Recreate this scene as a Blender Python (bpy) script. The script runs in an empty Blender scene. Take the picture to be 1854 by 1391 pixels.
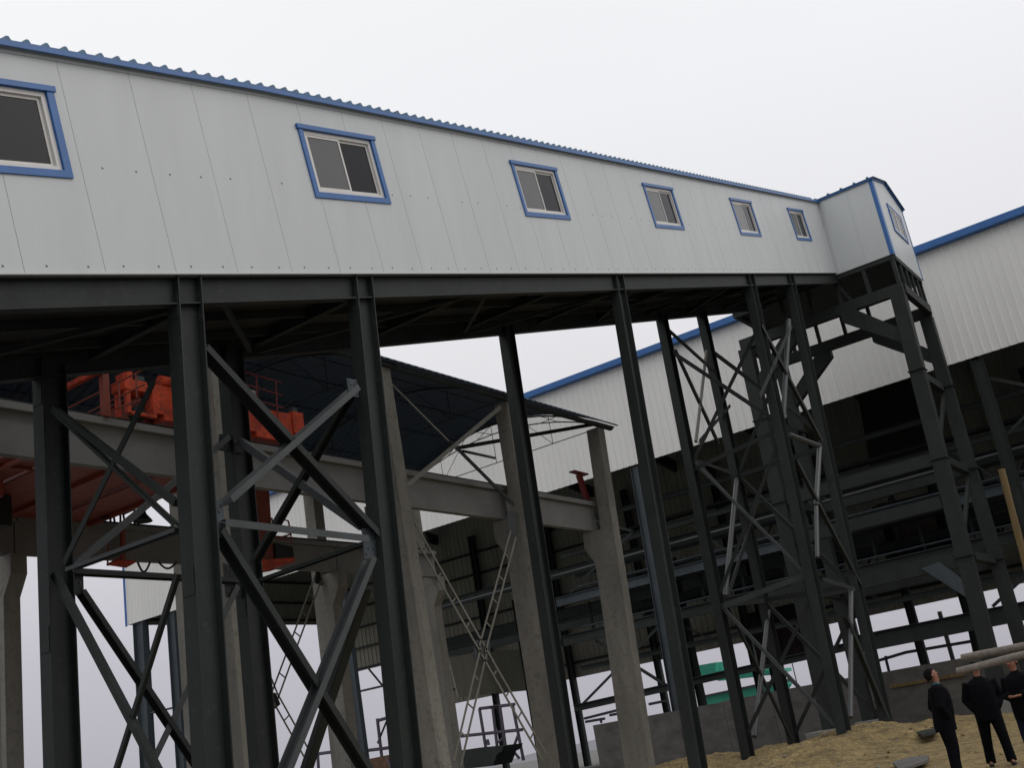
import bpy, bmesh, math, random
from mathutils import Vector, Matrix, noise
import numpy as np
random.seed(7)
R = math.radians
C = bpy.context.scene.collection
# ------------------------------------------------------------------ camera
YAW, PIT, ROL, FPX = R(31.99), R(18.37), R(-9.85), 2024.0
CAM = np.array([0, 0, 1.45])
_f = np.array([math.cos(PIT)*math.cos(YAW), math.cos(PIT)*math.sin(YAW), math.sin(PIT)])
_r = np.array([math.sin(YAW), -math.cos(YAW), 0.0]); _u = np.cross(_r, _f)
RX = _r*math.cos(ROL)+_u*math.sin(ROL); UX = -_r*math.sin(ROL)+_u*math.cos(ROL)
cd = bpy.data.cameras.new('camera'); cam = bpy.data.objects.new('camera', cd); C.objects.link(cam)
cd.sensor_width = 36; cd.lens = FPX/1854*36; cd.clip_end = 4000; cd.clip_start = 0.05
m = Matrix(((RX[0], UX[0], -_f[0], CAM[0]), (RX[1], UX[1], -_f[1], CAM[1]), (RX[2], UX[2], -_f[2], CAM[2]), (0, 0, 0, 1)))
cam.matrix_world = m
sc = bpy.context.scene; sc.camera = cam
sc.render.resolution_x = 1024; sc.render.resolution_y = 769
sc.view_settings.view_transform = 'Standard'; sc.view_settings.look = 'None'
sc.view_settings.exposure = 0.0; sc.view_settings.gamma = 1
# ------------------------------------------------------------------ overcast sky + soft sun
w = bpy.data.worlds.new('World'); sc.world = w; w.use_nodes = True
nt = w.node_tree; nt.nodes.clear(); N = nt.nodes.new; L = nt.links.new
out = N('ShaderNodeOutputWorld'); add = N('ShaderNodeAddShader')
sky = N('ShaderNodeTexSky'); sky.sky_type = 'NISHITA'; sky.sun_disc = False
sky.sun_elevation = R(42); sky.sun_rotation = R(150); sky.dust_density = 4; sky.air_density = 1.2
bg1 = N('ShaderNodeBackground'); bg1.inputs[1].default_value = 0.01; L(sky.outputs[0], bg1.inputs[0])
tc = N('ShaderNodeTexCoord'); sp = N('ShaderNodeSeparateXYZ'); L(tc.outputs['Generated'], sp.inputs[0])
cr = N('ShaderNodeValToRGB'); mr = N('ShaderNodeMapRange')
mr.inputs['From Min'].default_value = -0.1; mr.inputs['From Max'].default_value = 0.9
L(sp.outputs['Z'], mr.inputs['Value']); L(mr.outputs[0], cr.inputs[0])
e = cr.color_ramp.elements
e[0].position = 0.08; e[0].color = (0.40, 0.39, 0.44, 1)
e[1].position = 1.0; e[1].color = (0.97, 0.975, 0.97, 1)
k = e.new(0.22); k.color = (0.50, 0.485, 0.54, 1)
k = e.new(0.42); k.color = (0.75, 0.74, 0.76, 1)
k = e.new(0.62); k.color = (0.88, 0.88, 0.895, 1)
nz = N('ShaderNodeTexNoise'); nz.inputs['Scale'].default_value = 1.6; nz.inputs['Detail'].default_value = 3
L(tc.outputs['Generated'], nz.inputs['Vector'])
nm = N('ShaderNodeMapRange'); nm.inputs['To Min'].default_value = 0.93; nm.inputs['To Max'].default_value = 1.07; L(nz.outputs[0], nm.inputs['Value'])
mx = N('ShaderNodeMix'); mx.data_type = 'RGBA'; mx.blend_type = 'MULTIPLY'; mx.inputs['Factor'].default_value = 1
L(cr.outputs[0], mx.inputs[6]); L(nm.outputs[0], mx.inputs[7])
bg2 = N('ShaderNodeBackground'); bg2.inputs[1].default_value = 1.0; L(mx.outputs[2], bg2.inputs[0])
L(bg1.outputs[0], add.inputs[0]); L(bg2.outputs[0], add.inputs[1]); L(add.outputs[0], out.inputs[0])
sd = bpy.data.lights.new('sun', 'SUN'); sd.energy = 0.25; sd.angle = R(25); sd.color = (1, .97, .93)
so = bpy.data.objects.new('sun', sd); C.objects.link(so)
so.rotation_euler = (R(48), 0, R(30))

# ------------------------------------------------------------------ materials
def mat(name, col, rough=.6, metal=0.0, var=.25, scale=3.0, streak=0.0, bump=0.0, bscale=30, col2=None, spec=.5):
    M = bpy.data.materials.new(name); M.use_nodes = True; t = M.node_tree; b = t.nodes['Principled BSDF']
    b.inputs['Roughness'].default_value = rough; b.inputs['Metallic'].default_value = metal
    b.inputs['Specular IOR Level'].default_value = spec
    g = t.nodes.new('ShaderNodeNewGeometry'); n = t.nodes.new('ShaderNodeTexNoise')
    n.inputs['Scale'].default_value = scale; n.inputs['Detail'].default_value = 6; n.inputs['Roughness'].default_value = .65
    v = g.outputs['Position']
    if streak:
        mp = t.nodes.new('ShaderNodeMapping'); mp.inputs['Scale'].default_value = (1, 1, streak); t.links.new(v, mp.inputs[0]); v = mp.outputs[0]
    t.links.new(v, n.inputs['Vector'])
    r = t.nodes.new('ShaderNodeValToRGB'); a = r.color_ramp.elements
    c2 = col2 or tuple(c*(1-var) for c in col); c1 = tuple(min(1, c*(1+var*.6)) for c in col)
    a[0].position = .32; a[0].color = (*c2, 1); a[1].position = .68; a[1].color = (*c1, 1)
    t.links.new(n.outputs[0], r.inputs[0]); t.links.new(r.outputs[0], b.inputs['Base Color'])
    if bump:
        n2 = t.nodes.new('ShaderNodeTexNoise'); n2.inputs['Scale'].default_value = bscale; n2.inputs['Detail'].default_value = 5
        t.links.new(g.outputs['Position'], n2.inputs['Vector'])
        bp = t.nodes.new('ShaderNodeBump'); bp.inputs['Strength'].default_value = bump; bp.inputs['Distance'].default_value = .03
        t.links.new(n2.outputs[0], bp.inputs['Height']); t.links.new(bp.outputs[0], b.inputs['Normal'])
    return M
STEEL = mat('dark_steel_paint', (.021, .0265, .0245), .65, 0, .3, 1.6, .35, .08, 60, spec=.35)
def scuff(M, col, th=.66):
    t = M.node_tree; b = t.nodes['Principled BSDF']; src = b.inputs['Base Color'].links[0].from_socket
    g = t.nodes.new('ShaderNodeNewGeometry'); n = t.nodes.new('ShaderNodeTexNoise'); n.inputs['Scale'].default_value = 5.5; n.inputs['Detail'].default_value = 9; n.inputs['Roughness'].default_value = .7
    t.links.new(g.outputs['Position'], n.inputs['Vector']); r = t.nodes.new('ShaderNodeMapRange'); r.inputs['From Min'].default_value = th-.08; r.inputs['From Max'].default_value = th+.04; r.inputs['To Max'].default_value = .8
    t.links.new(n.outputs[0], r.inputs['Value']); x = t.nodes.new('ShaderNodeMix'); x.data_type = 'RGBA'; t.links.new(r.outputs[0], x.inputs['Factor']); t.links.new(src, x.inputs[6]); x.inputs[7].default_value = (*col, 1)
    t.links.new(x.outputs[2], b.inputs['Base Color'])
scuff(STEEL, (.05, .052, .048))
STEEL2 = mat('grey_lit_steel', (.052, .058, .060), .6, 0, .25, 1.8, .4)  # light on the braces' upward flanges put into a paler steel colour
STEEL3 = mat('blue_grey_steel', (.05, .064, .074), .6, 0, .25, 1.5, .4)
DECK = mat('dark_deck', (.022, .023, .023), .8, 0, .3, 2)  # near-black base colour with slight random variation
WHITE = mat('white_panel_paint', (.59, .615, .612), .42, 0, .055, 1.3, .14, .04, 2.0)
SEAM = mat('panel_seam', (.42, .435, .43), .8, 0, .1)
SCREW = mat('screw_head', (.05, .05, .05), .5)
BLUE = mat('blue_trim_paint', (.018, .125, .38), .4, 0, .12, 2)
BLUER = mat('blue_roof_paint', (.035, .13, .24), .45, 0, .12, 2)
PVC = mat('white_window_frame', (.72, .70, .66), .4, 0, .05)
RUBBER = mat('window_gasket', (.02, .02, .02), .6)
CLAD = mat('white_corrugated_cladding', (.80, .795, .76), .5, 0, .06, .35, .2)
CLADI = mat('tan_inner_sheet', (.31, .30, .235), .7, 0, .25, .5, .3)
CONC = mat('weathered_concrete', (.255, .245, .215), .9, 0, .28, 1.3, .25, .35, 18)
CONC2 = mat('dark_damp_concrete', (.115, .108, .10), .9, 0, .35, 1.0, 2.0, .4, 10)
CONCB = mat('girder_concrete', (.22, .22, .21), .9, 0, .15, 1.2, 1, .25, 18)
ORANGE = mat('orange_crane_paint', (.66, .07, .018), .5, 0, .45, 2.6)
REDO = mat('dull_red_paint', (.27, .055, .032), .55, 0, .2, 2)
RED = mat('red_steel_paint', (.22, .03, .03), .5, 0, .2, 2)
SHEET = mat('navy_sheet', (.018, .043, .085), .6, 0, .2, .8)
PIPE = mat('pale_pipe_paint', (.07, .074, .076), .45, 0, .1, 2)
LATT = mat('galvanised_lattice', (.20, .195, .165), .55, 0, .2, 3)
scuff(ORANGE, (.16, .035, .02), .62); scuff(CONC, (.17, .16, .135), .6)
WOOD = mat('weathered_pole_wood', (.17, .115, .045), .8, 0, .4, 6, .1, .3, 30)
POLE = mat('dusty_pole', (.20, .17, .145), .8, 0, .3, 14, 1, .3, 50)
GREEN = mat('sea_green_paint', (.06, .46, .33), .5, 0, .15, .6)
PURP = mat('far_pipe_paint', (.09, .075, .10), .5, 0, .2)
HILL = mat('far_hill_earth', (.20, .20, .22), .95, 0, .15, .02)
SAND = mat('ochre_sand', (.32, .235, .10), .95, 0, .4, 1.8, 1, 1.0, 8, col2=(.15, .108, .05))
_t = SAND.node_tree; _b = _t.nodes['Principled BSDF']; _src = _b.inputs['Base Color'].links[0].from_socket
_g = _t.nodes.new('ShaderNodeNewGeometry'); _n = _t.nodes.new('ShaderNodeTexNoise'); _n.inputs['Scale'].default_value = 9; _n.inputs['Detail'].default_value = 7; _n.inputs['Roughness'].default_value = .75
_t.links.new(_g.outputs['Position'], _n.inputs['Vector'])
_m = _t.nodes.new('ShaderNodeMapRange'); _m.inputs['From Min'].default_value = .35; _m.inputs['From Max'].default_value = .65; _m.inputs['To Min'].default_value = .45; _m.inputs['To Max'].default_value = 1.25
_t.links.new(_n.outputs[0], _m.inputs['Value'])
_x = _t.nodes.new('ShaderNodeMix'); _x.data_type = 'RGBA'; _x.blend_type = 'MULTIPLY'; _x.inputs['Factor'].default_value = 1
_t.links.new(_src, _x.inputs[6]); _t.links.new(_m.outputs[0], _x.inputs[7]); 
# ochre spoil lies round the tower feet; grey elsewhere is invented to keep bounced light neutral
_v = _t.nodes.new('ShaderNodeVectorMath'); _v.operation = 'SUBTRACT'; _v.inputs[1].default_value = (34, 12, 0); _t.links.new(_g.outputs['Position'], _v.inputs[0])
_v2 = _t.nodes.new('ShaderNodeVectorMath'); _v2.operation = 'MULTIPLY'; _v2.inputs[1].default_value = (1/24, 1/13, 0); _t.links.new(_v.outputs[0], _v2.inputs[0])
_v3 = _t.nodes.new('ShaderNodeVectorMath'); _v3.operation = 'LENGTH'; _t.links.new(_v2.outputs[0], _v3.inputs[0])
_m2 = _t.nodes.new('ShaderNodeMapRange'); _m2.interpolation_type = 'SMOOTHSTEP'; _m2.inputs['From Min'].default_value = .8; _m2.inputs['From Max'].default_value = 1.2; _t.links.new(_v3.outputs['Value'], _m2.inputs['Value'])
_y = _t.nodes.new('ShaderNodeMix'); _y.data_type = 'RGBA'; _t.links.new(_m2.outputs[0], _y.inputs['Factor']); _t.links.new(_x.outputs[2], _y.inputs[6]); _y.inputs[7].default_value = (.155, .152, .145, 1)
_t.links.new(_y.outputs[2], _b.inputs['Base Color'])
[x_ for x_ in _t.nodes if x_.type == 'BUMP'][0].inputs['Distance'].default_value = .12
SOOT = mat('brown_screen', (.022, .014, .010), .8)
RUST = mat('rusty_plate', (.12, .06, .03), .8, 0, .4, 3)
LENS = mat('lamp_glass', (.6, .6, .55), .2)
SKIN = mat('skin', (.30, .13, .08), .6, 0, .15, 8)
HAIR = mat('black_hair', (.007, .006, .006), .9, 0, .2, 20, spec=.15)
SUIT = mat('black_suit_cloth', (.005, .005, .007), .95, 0, .3, 6, 1, .3, 25, spec=.08)
JEANS = mat('dark_blue_trousers', (.010, .014, .028), .9, 0, .3, 6, spec=.1)
SHIRT = mat('teal_collar', (.03, .07, .09), .8)
SHOE = mat('black_leather', (.01, .01, .01), .35)
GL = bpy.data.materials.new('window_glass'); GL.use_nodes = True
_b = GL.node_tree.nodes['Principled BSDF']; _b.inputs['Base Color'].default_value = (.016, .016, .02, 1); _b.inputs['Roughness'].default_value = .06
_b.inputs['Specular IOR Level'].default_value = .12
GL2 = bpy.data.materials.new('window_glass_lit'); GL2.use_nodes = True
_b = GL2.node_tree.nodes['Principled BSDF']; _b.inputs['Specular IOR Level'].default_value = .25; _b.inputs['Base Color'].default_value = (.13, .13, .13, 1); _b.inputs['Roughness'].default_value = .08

# ------------------------------------------------------------------ helpers
def ray(x, y): return RX*((x-927)/FPX)-UX*((y-695.5)/FPX)+_f
def at(x, y, X=None, Y=None, Z=None):
    """photo pixel -> the point of the plane X=, Y= or Z= that it shows"""
    d = ray(x, y)
    i, v = (0, X) if X is not None else (1, Y) if Y is not None else (2, Z)
    return Vector(CAM+d*(v-CAM[i])/d[i])
class MB:
    def __init__(s): s.v = []; s.f = []; s.m = []; s.mats = []
    def mi(s, M):
        if M not in s.mats: s.mats.append(M)
        return s.mats.index(M)
    def add(s, vs, fs, M):
        o = len(s.v); s.v += [tuple(v) for v in vs]; i = s.mi(M)
        for f in fs: s.f.append(tuple(o+a for a in f)); s.m.append(i)
    def hexa(s, p, M):  # 8 corners: 0-3 one end, 4-7 other end
        s.add(p, [(0, 3, 2, 1), (4, 5, 6, 7), (0, 1, 5, 4), (1, 2, 6, 5), (2, 3, 7, 6), (3, 0, 4, 7)], M)
    def box(s, lo, hi, M):
        a, b, c = lo; d, e_, f = hi
        s.hexa([(a, b, c), (d, b, c), (d, e_, c), (a, e_, c), (a, b, f), (d, b, f), (d, e_, f), (a, e_, f)], M)
    def beam(s, p, q, w, h, M, up=(0, 0, 1), ou=0, ov=0):
        """rectangular bar p->q, w across, h along 'up'; ou/ov shift across/along up"""
        p = Vector(p); q = Vector(q); a = (q-p).normalized(); u = Vector(up); u = (u-a*u.dot(a))
        if u.length < 1e-4: u = Vector((0, 1, 0)); u = u-a*u.dot(a)
        u.normalize(); v = a.cross(u)
        P = []
        for c in (p, q):
            for sx, sy in ((-1, -1), (1, -1), (1, 1), (-1, 1)):
                P.append(c+v*(ou+sx*w/2)+u*(ov+sy*h/2))
        s.hexa(P, M)
    def hsec(s, p, q, h, b, M, up, tf=.02, tw=.014):
        """H/I section: flanges at +-h/2 along 'up', width b"""
        s.beam(p, q, b, tf, M, up, 0, h/2-tf/2); s.beam(p, q, b, tf, M, up, 0, -h/2+tf/2); s.beam(p, q, tw, h-2*tf, M, up)
    def lsec(s, p, q, a, M, up, t=.012):
        s.beam(p, q, a, t, M, up, 0, -a/2+t/2); s.beam(p, q, t, a-t, M, up, a/2-t/2, t/2)
    def tube(s, pts, r, M, n=8, cap=True):
        pts = [Vector(p) for p in pts]; rings = []
        rr = r if isinstance(r, (list, tuple)) else [r]*len(pts)
        for i, p in enumerate(pts):
            a = (pts[min(i+1, len(pts)-1)]-pts[max(i-1, 0)]).normalized()
            u = Vector((0, 0, 1)) if abs(a.z) < .9 else Vector((1, 0, 0)); u = (u-a*u.dot(a)).normalized(); v = a.cross(u)
            rings.append([p+u*math.cos(t*2*math.pi/n)*rr[i]+v*math.sin(t*2*math.pi/n)*rr[i] for t in range(n)])
        V = [x for g in rings for x in g]; F = []
        for i in range(len(pts)-1):
            for t in range(n): F.append((i*n+t, i*n+(t+1) % n, (i+1)*n+(t+1) % n, (i+1)*n+t))
        if cap: F.append(tuple(range(n))[::-1]); F.append(tuple((len(pts)-1)*n+t for t in range(n)))
        s.add(V, F, M)
    def prism(s, pts, d, M):
        """polygon pts extruded by vector d"""
        pts = [Vector(p) for p in pts]; n = len(pts); d = Vector(d)
        s.add(pts+[p+d for p in pts], [tuple(range(n)), tuple(range(2*n-1, n-1, -1))]+[(i, n+i, n+(i+1) % n, (i+1) % n) for i in range(n)], M)
    def build(s, name, parent=None, smooth=False, fix=True):
        me = bpy.data.meshes.new(name); me.from_pydata(s.v, [], s.f)
        for M in s.mats: me.materials.append(M)
        me.polygons.foreach_set('material_index', s.m); me.update()
        if fix:
            bm = bmesh.new(); bm.from_mesh(me); bmesh.ops.recalc_face_normals(bm, faces=bm.faces); bm.to_mesh(me); bm.free()
        if smooth: me.polygons.foreach_set('use_smooth', [True]*len(me.polygons))
        o = bpy.data.objects.new(name, me); C.objects.link(o)
        if parent: o.parent = parent
        return o
def tag(o, label=None, cat=None, group=None, kind=None):
    if label: o['label'] = label
    if cat: o['category'] = cat
    if group: o['group'] = group
    if kind: o['kind'] = kind
    return o
def thing(name, label, cat, group=None):
    o = bpy.data.objects.new(name, None); o.empty_display_size = .3; C.objects.link(o); return tag(o, label, cat, group)
def setbase(root):
    """move the Empty to the base of its parts, keeping the parts where they are"""
    def kids(o):
        r = []
        for c in C.objects:
            if c.parent is o: r.append(c); r += kids(c)
        return r
    ks = [k for k in kids(root) if k.type == 'MESH' and len(k.data.vertices)]
    lo = [1e9]*3; hi = [-1e9]*3
    for k_ in ks:
        for v in k_.data.vertices:
            for i in range(3): lo[i] = min(lo[i], v.co[i]); hi[i] = max(hi[i], v.co[i])
    b = Vector(((lo[0]+hi[0])/2, (lo[1]+hi[1])/2, lo[2]))
    root.location = b
    for c in C.objects:
        if c.parent is root: c.location = Vector(c.location)-b
def V(*a): return Vector(a)

# ------------------------------------------------------------------ ground, hills
def hz(x, y):
    z = 0.0
    # spoil heap round the tower feet
    for cx, cy, rx, ry, h in ((36, 12.4, 5, 2.6, .72), (40, 14.0, 4.6, 2.6, .52), (30.5, 12.0, 4.5, 2.2, .62), (45, 12.3, 3, 2.6, .3), (38.5, 16.5, 5, 2.2, .45), (33, 17.0, 3.5, 1.6, .6), (41, 20, 4, 2.0, .4), (27, 14.0, 3, 1.6, .25)):
        d = ((x-cx)/rx)**2+((y-cy)/ry)**2; z = max(z, h*math.exp(-d*1.1)) if d < 8 else z
    n = noise.noise(V(x*.35, y*.35, 0))*.12+noise.noise(V(x*1.1, y*1.1, 3))*.07+noise.noise(V(x*2.7, y*2.7, 7))*.09+noise.noise(V(x*6.5, y*6.5, 9))*.045
    a = min(1, z*3+.16)
    return z+n*a
g = MB(); xs = []; x = -60.0
def axis(a, b, fa, fb, fine, coarse):
    r = []; x = a
    while x < b:
        r.append(x); x += fine if fa < x < fb else coarse
    return r+[b]
GX = [-1500, -500, -150]+axis(-60, 100, 15, 53, .13, 4)+[150, 300, 700, 1500]; GY = [-1500, -500, -150]+axis(-60, 100, 1, 24, .13, 4)+[150, 300, 700, 1500]
vs = [(x, y, hz(x, y)) for x in GX for y in GY]; ny = len(GY)
fs = [(i*ny+j, (i+1)*ny+j, (i+1)*ny+j+1, i*ny+j+1) for i in range(len(GX)-1) for j in range(ny-1)]
g.add(vs, fs, SAND); o = g.build('ground', smooth=True, fix=False); tag(o, kind='structure', label='churned ochre sandy ground of the building site')
hm = MB(); vs = []; fs = []; n = 180
for i in range(n+1):
    az = R(-60+i*180/n); azd = math.degrees(az)
    rise = max(0, min(1, (28-azd)/25))
    h = 3+rise*10+noise.noise(V(azd*.12, 0, 0))*3+noise.noise(V(azd*.5, 4, 0))*1.0
    for rr, hh in ((430, -2), (520, h), (640, h*.8), (760, -3)):
        vs.append((math.cos(az)*rr, math.sin(az)*rr, hh))
for i in range(n):
    for j in range(3): fs.append((i*4+j, (i+1)*4+j, (i+1)*4+j+1, i*4+j+1))
hm.add(vs, fs, HILL); o = hm.build('hills', smooth=True); tag(o, kind='structure', label='low grey hills on the horizon')

# ------------------------------------------------------------------ conveyor gallery
SL = .2803
def zb(X): return 8.33+SL*(X-7.6)
YF, YR = 11.95, 15.68
X0, X1 = 2.4, 47.95; HW = 3.56
gal = thing('conveyor_gallery', 'long sloping white panelled conveyor gallery with blue framed windows and blue ribbed roof', 'gallery')
wins = [(6.72, 8.87), (13.94, 16.07), (21.35, 23.55), (28.99, 31.2), (36.55, 38.8), (43.45, 45.58)]
WZ0, WZ1 = 1.53, 2.96   # window bottom/top above wall foot
# front wall panels, 1.24 m wide, with openings; sheared with the slope
def wall_run(Yf, th, with_win, name):
    b = MB(); pw = 1.245; xp = 7.84-pw*5
    edges = []
    while xp < X1: edges.append(xp); xp += pw
    edges = [X0]+[q for q in edges if X0+.05 < q < X1-.05]+[X1]
    def quad(xa, xb, h0, h1, M, y0, y1):
        b.hexa([(xa, y0, zb(xa)+h0), (xb, y0, zb(xb)+h0), (xb, y1, zb(xb)+h0), (xa, y1, zb(xa)+h0),
                (xa, y0, zb(xa)+h1), (xb, y0, zb(xb)+h1), (xb, y1, zb(xb)+h1), (xa, y1, zb(xa)+h1)], M)
    s = 1 if Yf < 13 else -1
    for xa, xb in zip(edges[:-1], edges[1:]):
        xa += .004; xb -= .004
        cuts = [(max(xa, a), min(xb, c)) for a, c in wins if a < xb and c > xa] if with_win else []
        if not cuts: quad(xa, xb, 0, HW, WHITE, Yf, Yf+s*th); continue
        a, c = cuts[0]
        if a > xa: quad(xa, a, 0, HW, WHITE, Yf, Yf+s*th)
        if c < xb: quad(c, xb, 0, HW, WHITE, Yf, Yf+s*th)
        quad(a, c, 0, WZ0, WHITE, Yf, Yf+s*th); quad(a, c, WZ1, HW, WHITE, Yf, Yf+s*th)
    for q in edges[1:-1]:   # recessed joint
        if with_win and any(a-.01 < q < c+.01 for a, c in wins):
            quad(q-.003, q+.003, 0, WZ0, SEAM, Yf+s*.006, Yf+s*th*.9); quad(q-.004, q+.004, WZ1, HW, SEAM, Yf+s*.006, Yf+s*th*.9)
        else: quad(q-.004, q+.004, 0, HW, SEAM, Yf+s*.006, Yf+s*th*.9)
    if with_win:
        x = X0+.2; i = 0
        while x < X1-.2:
            for h in (.10, 1.72):
                if h > 1 and any(a-.1 < x < c+.1 for a, c in wins): continue
                if h > 1 and random.random() < .25: continue
                r = .0105; dz = random.uniform(-.012, .012); xx = x+random.uniform(-.03, .03)
                b.box((xx-r, Yf-.007, zb(xx)+h-r+dz), (xx+r, Yf-.001, zb(xx)+h+r+dz), SCREW)
            x += .62
    return b.build(name, gal)
wall_run(YF, .07, True, 'wall_panel')
wall_run(YR+.06, .07, False, 'wall_panel')
b = MB()   # pale drip flashing under the wall foot
b.hexa([(X0, YF-.03, zb(X0)-.03), (X1, YF-.03, zb(X1)-.03), (X1, YF+.05, zb(X1)-.03), (X0, YF+.05, zb(X0)-.03),
        (X0, YF-.03, zb(X0)-.004), (X1, YF-.03, zb(X1)-.004), (X1, YF+.05, zb(X1)-.004), (X0, YF+.05, zb(X0)-.004)], WHITE)
b.build('drip_flashing', gal)
# roof: ribbed sheet, low gable, ribs run across the gallery
b = MB(); prof = []; x = X0-.1
while x < X1+.0:
    for dx, dz in ((0, 0), (.205, 0), (.232, .062), (.272, .062), (.299, 0)): prof.append((x+dx, dz))
    x += .303
YE = YF-.10; YM = (YF+YR)/2; YE2 = YR+.16
for side in ((YE, YM), (YM, YE2)):
    vs = []; fs = []
    for (px, dz) in prof:
        for yy, zz in ((side[0], 0 if side[0] == YE else .30), (side[1], .30 if side[0] == YE else 0)):
            vs.append((px, yy, zb(px)+HW+.075+dz+zz)); vs.append((px, yy, zb(px)+HW+.055+zz))
    for i in range(len(prof)-1):
        a = i*4; c = a+4
        fs += [(a, c, c+2, a+2), (a+1, a+3, c+3, c+1), (a, a+1, c+1, c), (a+2, c+2, c+3, a+3)]
    b.add(vs, fs, BLUER)
b.build('roof_sheet', gal)
b = MB()   # eave fascia + soffit
def strip(b, y0, y1, h0, h1, M, xa=X0-.1, xb=X1):
    if xa < 12.9 and xb > 13.1: strip(b, y0, y1, h0, h1, M, xa, 13.0); strip(b, y0, y1, h0, h1, M, 13.0, xb); return
    b.hexa([(xa, y0, zb(xa)+h0), (xb, y0, zb(xb)+h0), (xb, y1, zb(xb)+h0), (xa, y1, zb(xa)+h0), (xa, y0, zb(xa)+h1), (xb, y0, zb(xb)+h1), (xb, y1, zb(xb)+h1), (xa, y1, zb(xa)+h1)], M)
strip(b, YE-.02, YE+.012, HW-.04, HW+.052, BLUE); b.build('eave_fascia', gal)
b = MB(); strip(b, YF-.02, YF-.003, HW-.09, HW-.045, WHITE); strip(b, YE+.014, YF+.02, HW+.003, HW+.05, WHITE)
b.build('soffit_angle', gal)
# windows
for wi, (a, c) in enumerate(wins):
    def fr(b, xa, xb, h0, h1, y0, y1, M): strip(b, y0, y1, h0, h1, M, xa, xb)
    t = .085
    b = MB(); fr(b, a-.03, c+.03, WZ0-.03, WZ0+t, YF-.03, YF+.10, BLUE); fr(b, a-.06, c+.06, WZ1-t*.6, WZ1+.04, YF-.05, YF+.10, BLUE)
    fr(b, a-.03, a+t, WZ0+t, WZ1-t*.6, YF-.03, YF+.10, BLUE); fr(b, c-t, c+.03, WZ0+t, WZ1-t*.6, YF-.03, YF+.10, BLUE)
    W = b.build('window', gal)
    b = MB(); x0, x1, z0, z1 = a+t+.004, c-t-.004, WZ0+t+.004, WZ1-t*.6-.004; q = .075; ya, yb = YF+.012, YF+.085
    fr(b, x0, x1, z0, z0+q, ya, yb, PVC); fr(b, x0, x1, z1-q, z1, ya, yb, PVC); fr(b, x0, x0+q, z0+q, z1-q, ya, yb, PVC); fr(b, x1-q, x1, z0+q, z1-q, ya, yb, PVC)
    b.build('frame', W)
    mid = (x0+x1)/2
    for k_, (s0, s1, yy) in enumerate(((x0+q+.003, mid+.035, YF+.022), (mid-.035, x1-q-.003, YF+.055))):
        b = MB(); u = .045; p0, p1 = z0+q+.003, z1-q-.003
        fr(b, s0, s1, p0, p0+u, yy, yy+.03, PVC); fr(b, s0, s1, p1-u, p1, yy, yy+.03, PVC); fr(b, s0, s0+u, p0+u, p1-u, yy, yy+.03, PVC); fr(b, s1-u, s1, p0+u, p1-u, yy, yy+.03, PVC)
        b.build('sash', W)
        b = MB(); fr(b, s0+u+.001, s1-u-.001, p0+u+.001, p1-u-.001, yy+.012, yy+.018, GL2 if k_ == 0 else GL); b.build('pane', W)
# deck, edge girders, cross beams
b = MB(); strip(b, YF+.075, YR-.02, -.03, .06, DECK, X0, X1+.1); b.build('deck', gal)
def girder(Y, s):
    b = MB()
    up = Vector((-SL, 0, 1)).normalized()
    p = V(X0, Y, zb(X0)-.265); q = V(X1+.1, Y, zb(X1+.1)-.265)
    b.hsec(p, q, .44, .2, STEEL, up, .022, .014)
    return b.build('edge_girder', gal)
girder(YF+.14, 1); girder(YR-.1, -1)
x = 3.6
while x < X1:
    b = MB(); b.hsec(V(x, YF+.25, zb(x)-.17), V(x, YR-.21, zb(x)-.17), .25, .12, STEEL, (0, 0, 1)); x += 3.86; b.build('cross_beam', gal)
b = MB(); x = 3.6; s = 0
while x < X1-3.9:
    ya, yb = (YF+.25, YR-.21) if s % 2 == 0 else (YR-.21, YF+.25)
    b.lsec(V(x+.1, ya, zb(x)-.36), V(x+3.8, yb, zb(x+3.8)-.36), .09, STEEL, (0, 0, 1)); x += 3.86; s += 1
b.build('deck_brace', gal)
b = MB(); strip(b, 12.6, 12.68, -.2, -.05, STEEL); strip(b, 13.8, 13.88, -.2, -.05, STEEL); strip(b, 14.9, 14.98, -.2, -.05, STEEL); b.build('deck_stringer', gal)

# ------------------------------------------------------------------ trestles under the gallery
def col(root, topx, topy, botx, boty, Y, h=.42, b_=.26, ztop=None, zlow=None, M=None, name='column'):
    """H column whose upper and lower ends are read in the plane Y"""
    t = at(topx, topy, Y=Y); q = at(botx, boty, Y=Y); d = (q-t)/(t.z-q.z)
    if zlow is None: zlow = hz(q.x, Y)-.3
    if ztop is None: ztop = zb(t.x)+(.05 if Y < 13 else -.2)
    top = t-d*(ztop-t.z); bot = t+d*(t.z-zlow)
    b = MB(); b.hsec(bot, top, h, b_, M or STEEL, (1, 0, 0), .022, .016)
    # cap plate, splice plates and base plate
    zs = [top.z-.62, (top.z+bot.z)/2]
    for z in zs:
        c = top+(bot-top)*((top.z-z)/(top.z-bot.z))
        for sx in (-1, 1): b.box((c.x+sx*(h/2+.001)-(.012 if sx < 0 else 0), Y-b_*.42, z-.2), (c.x+sx*(h/2+.001)+(.012 if sx > 0 else 0), Y+b_*.42, z+.2), M or STEEL)
    o = b.build(name, root)
    return top, bot
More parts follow.
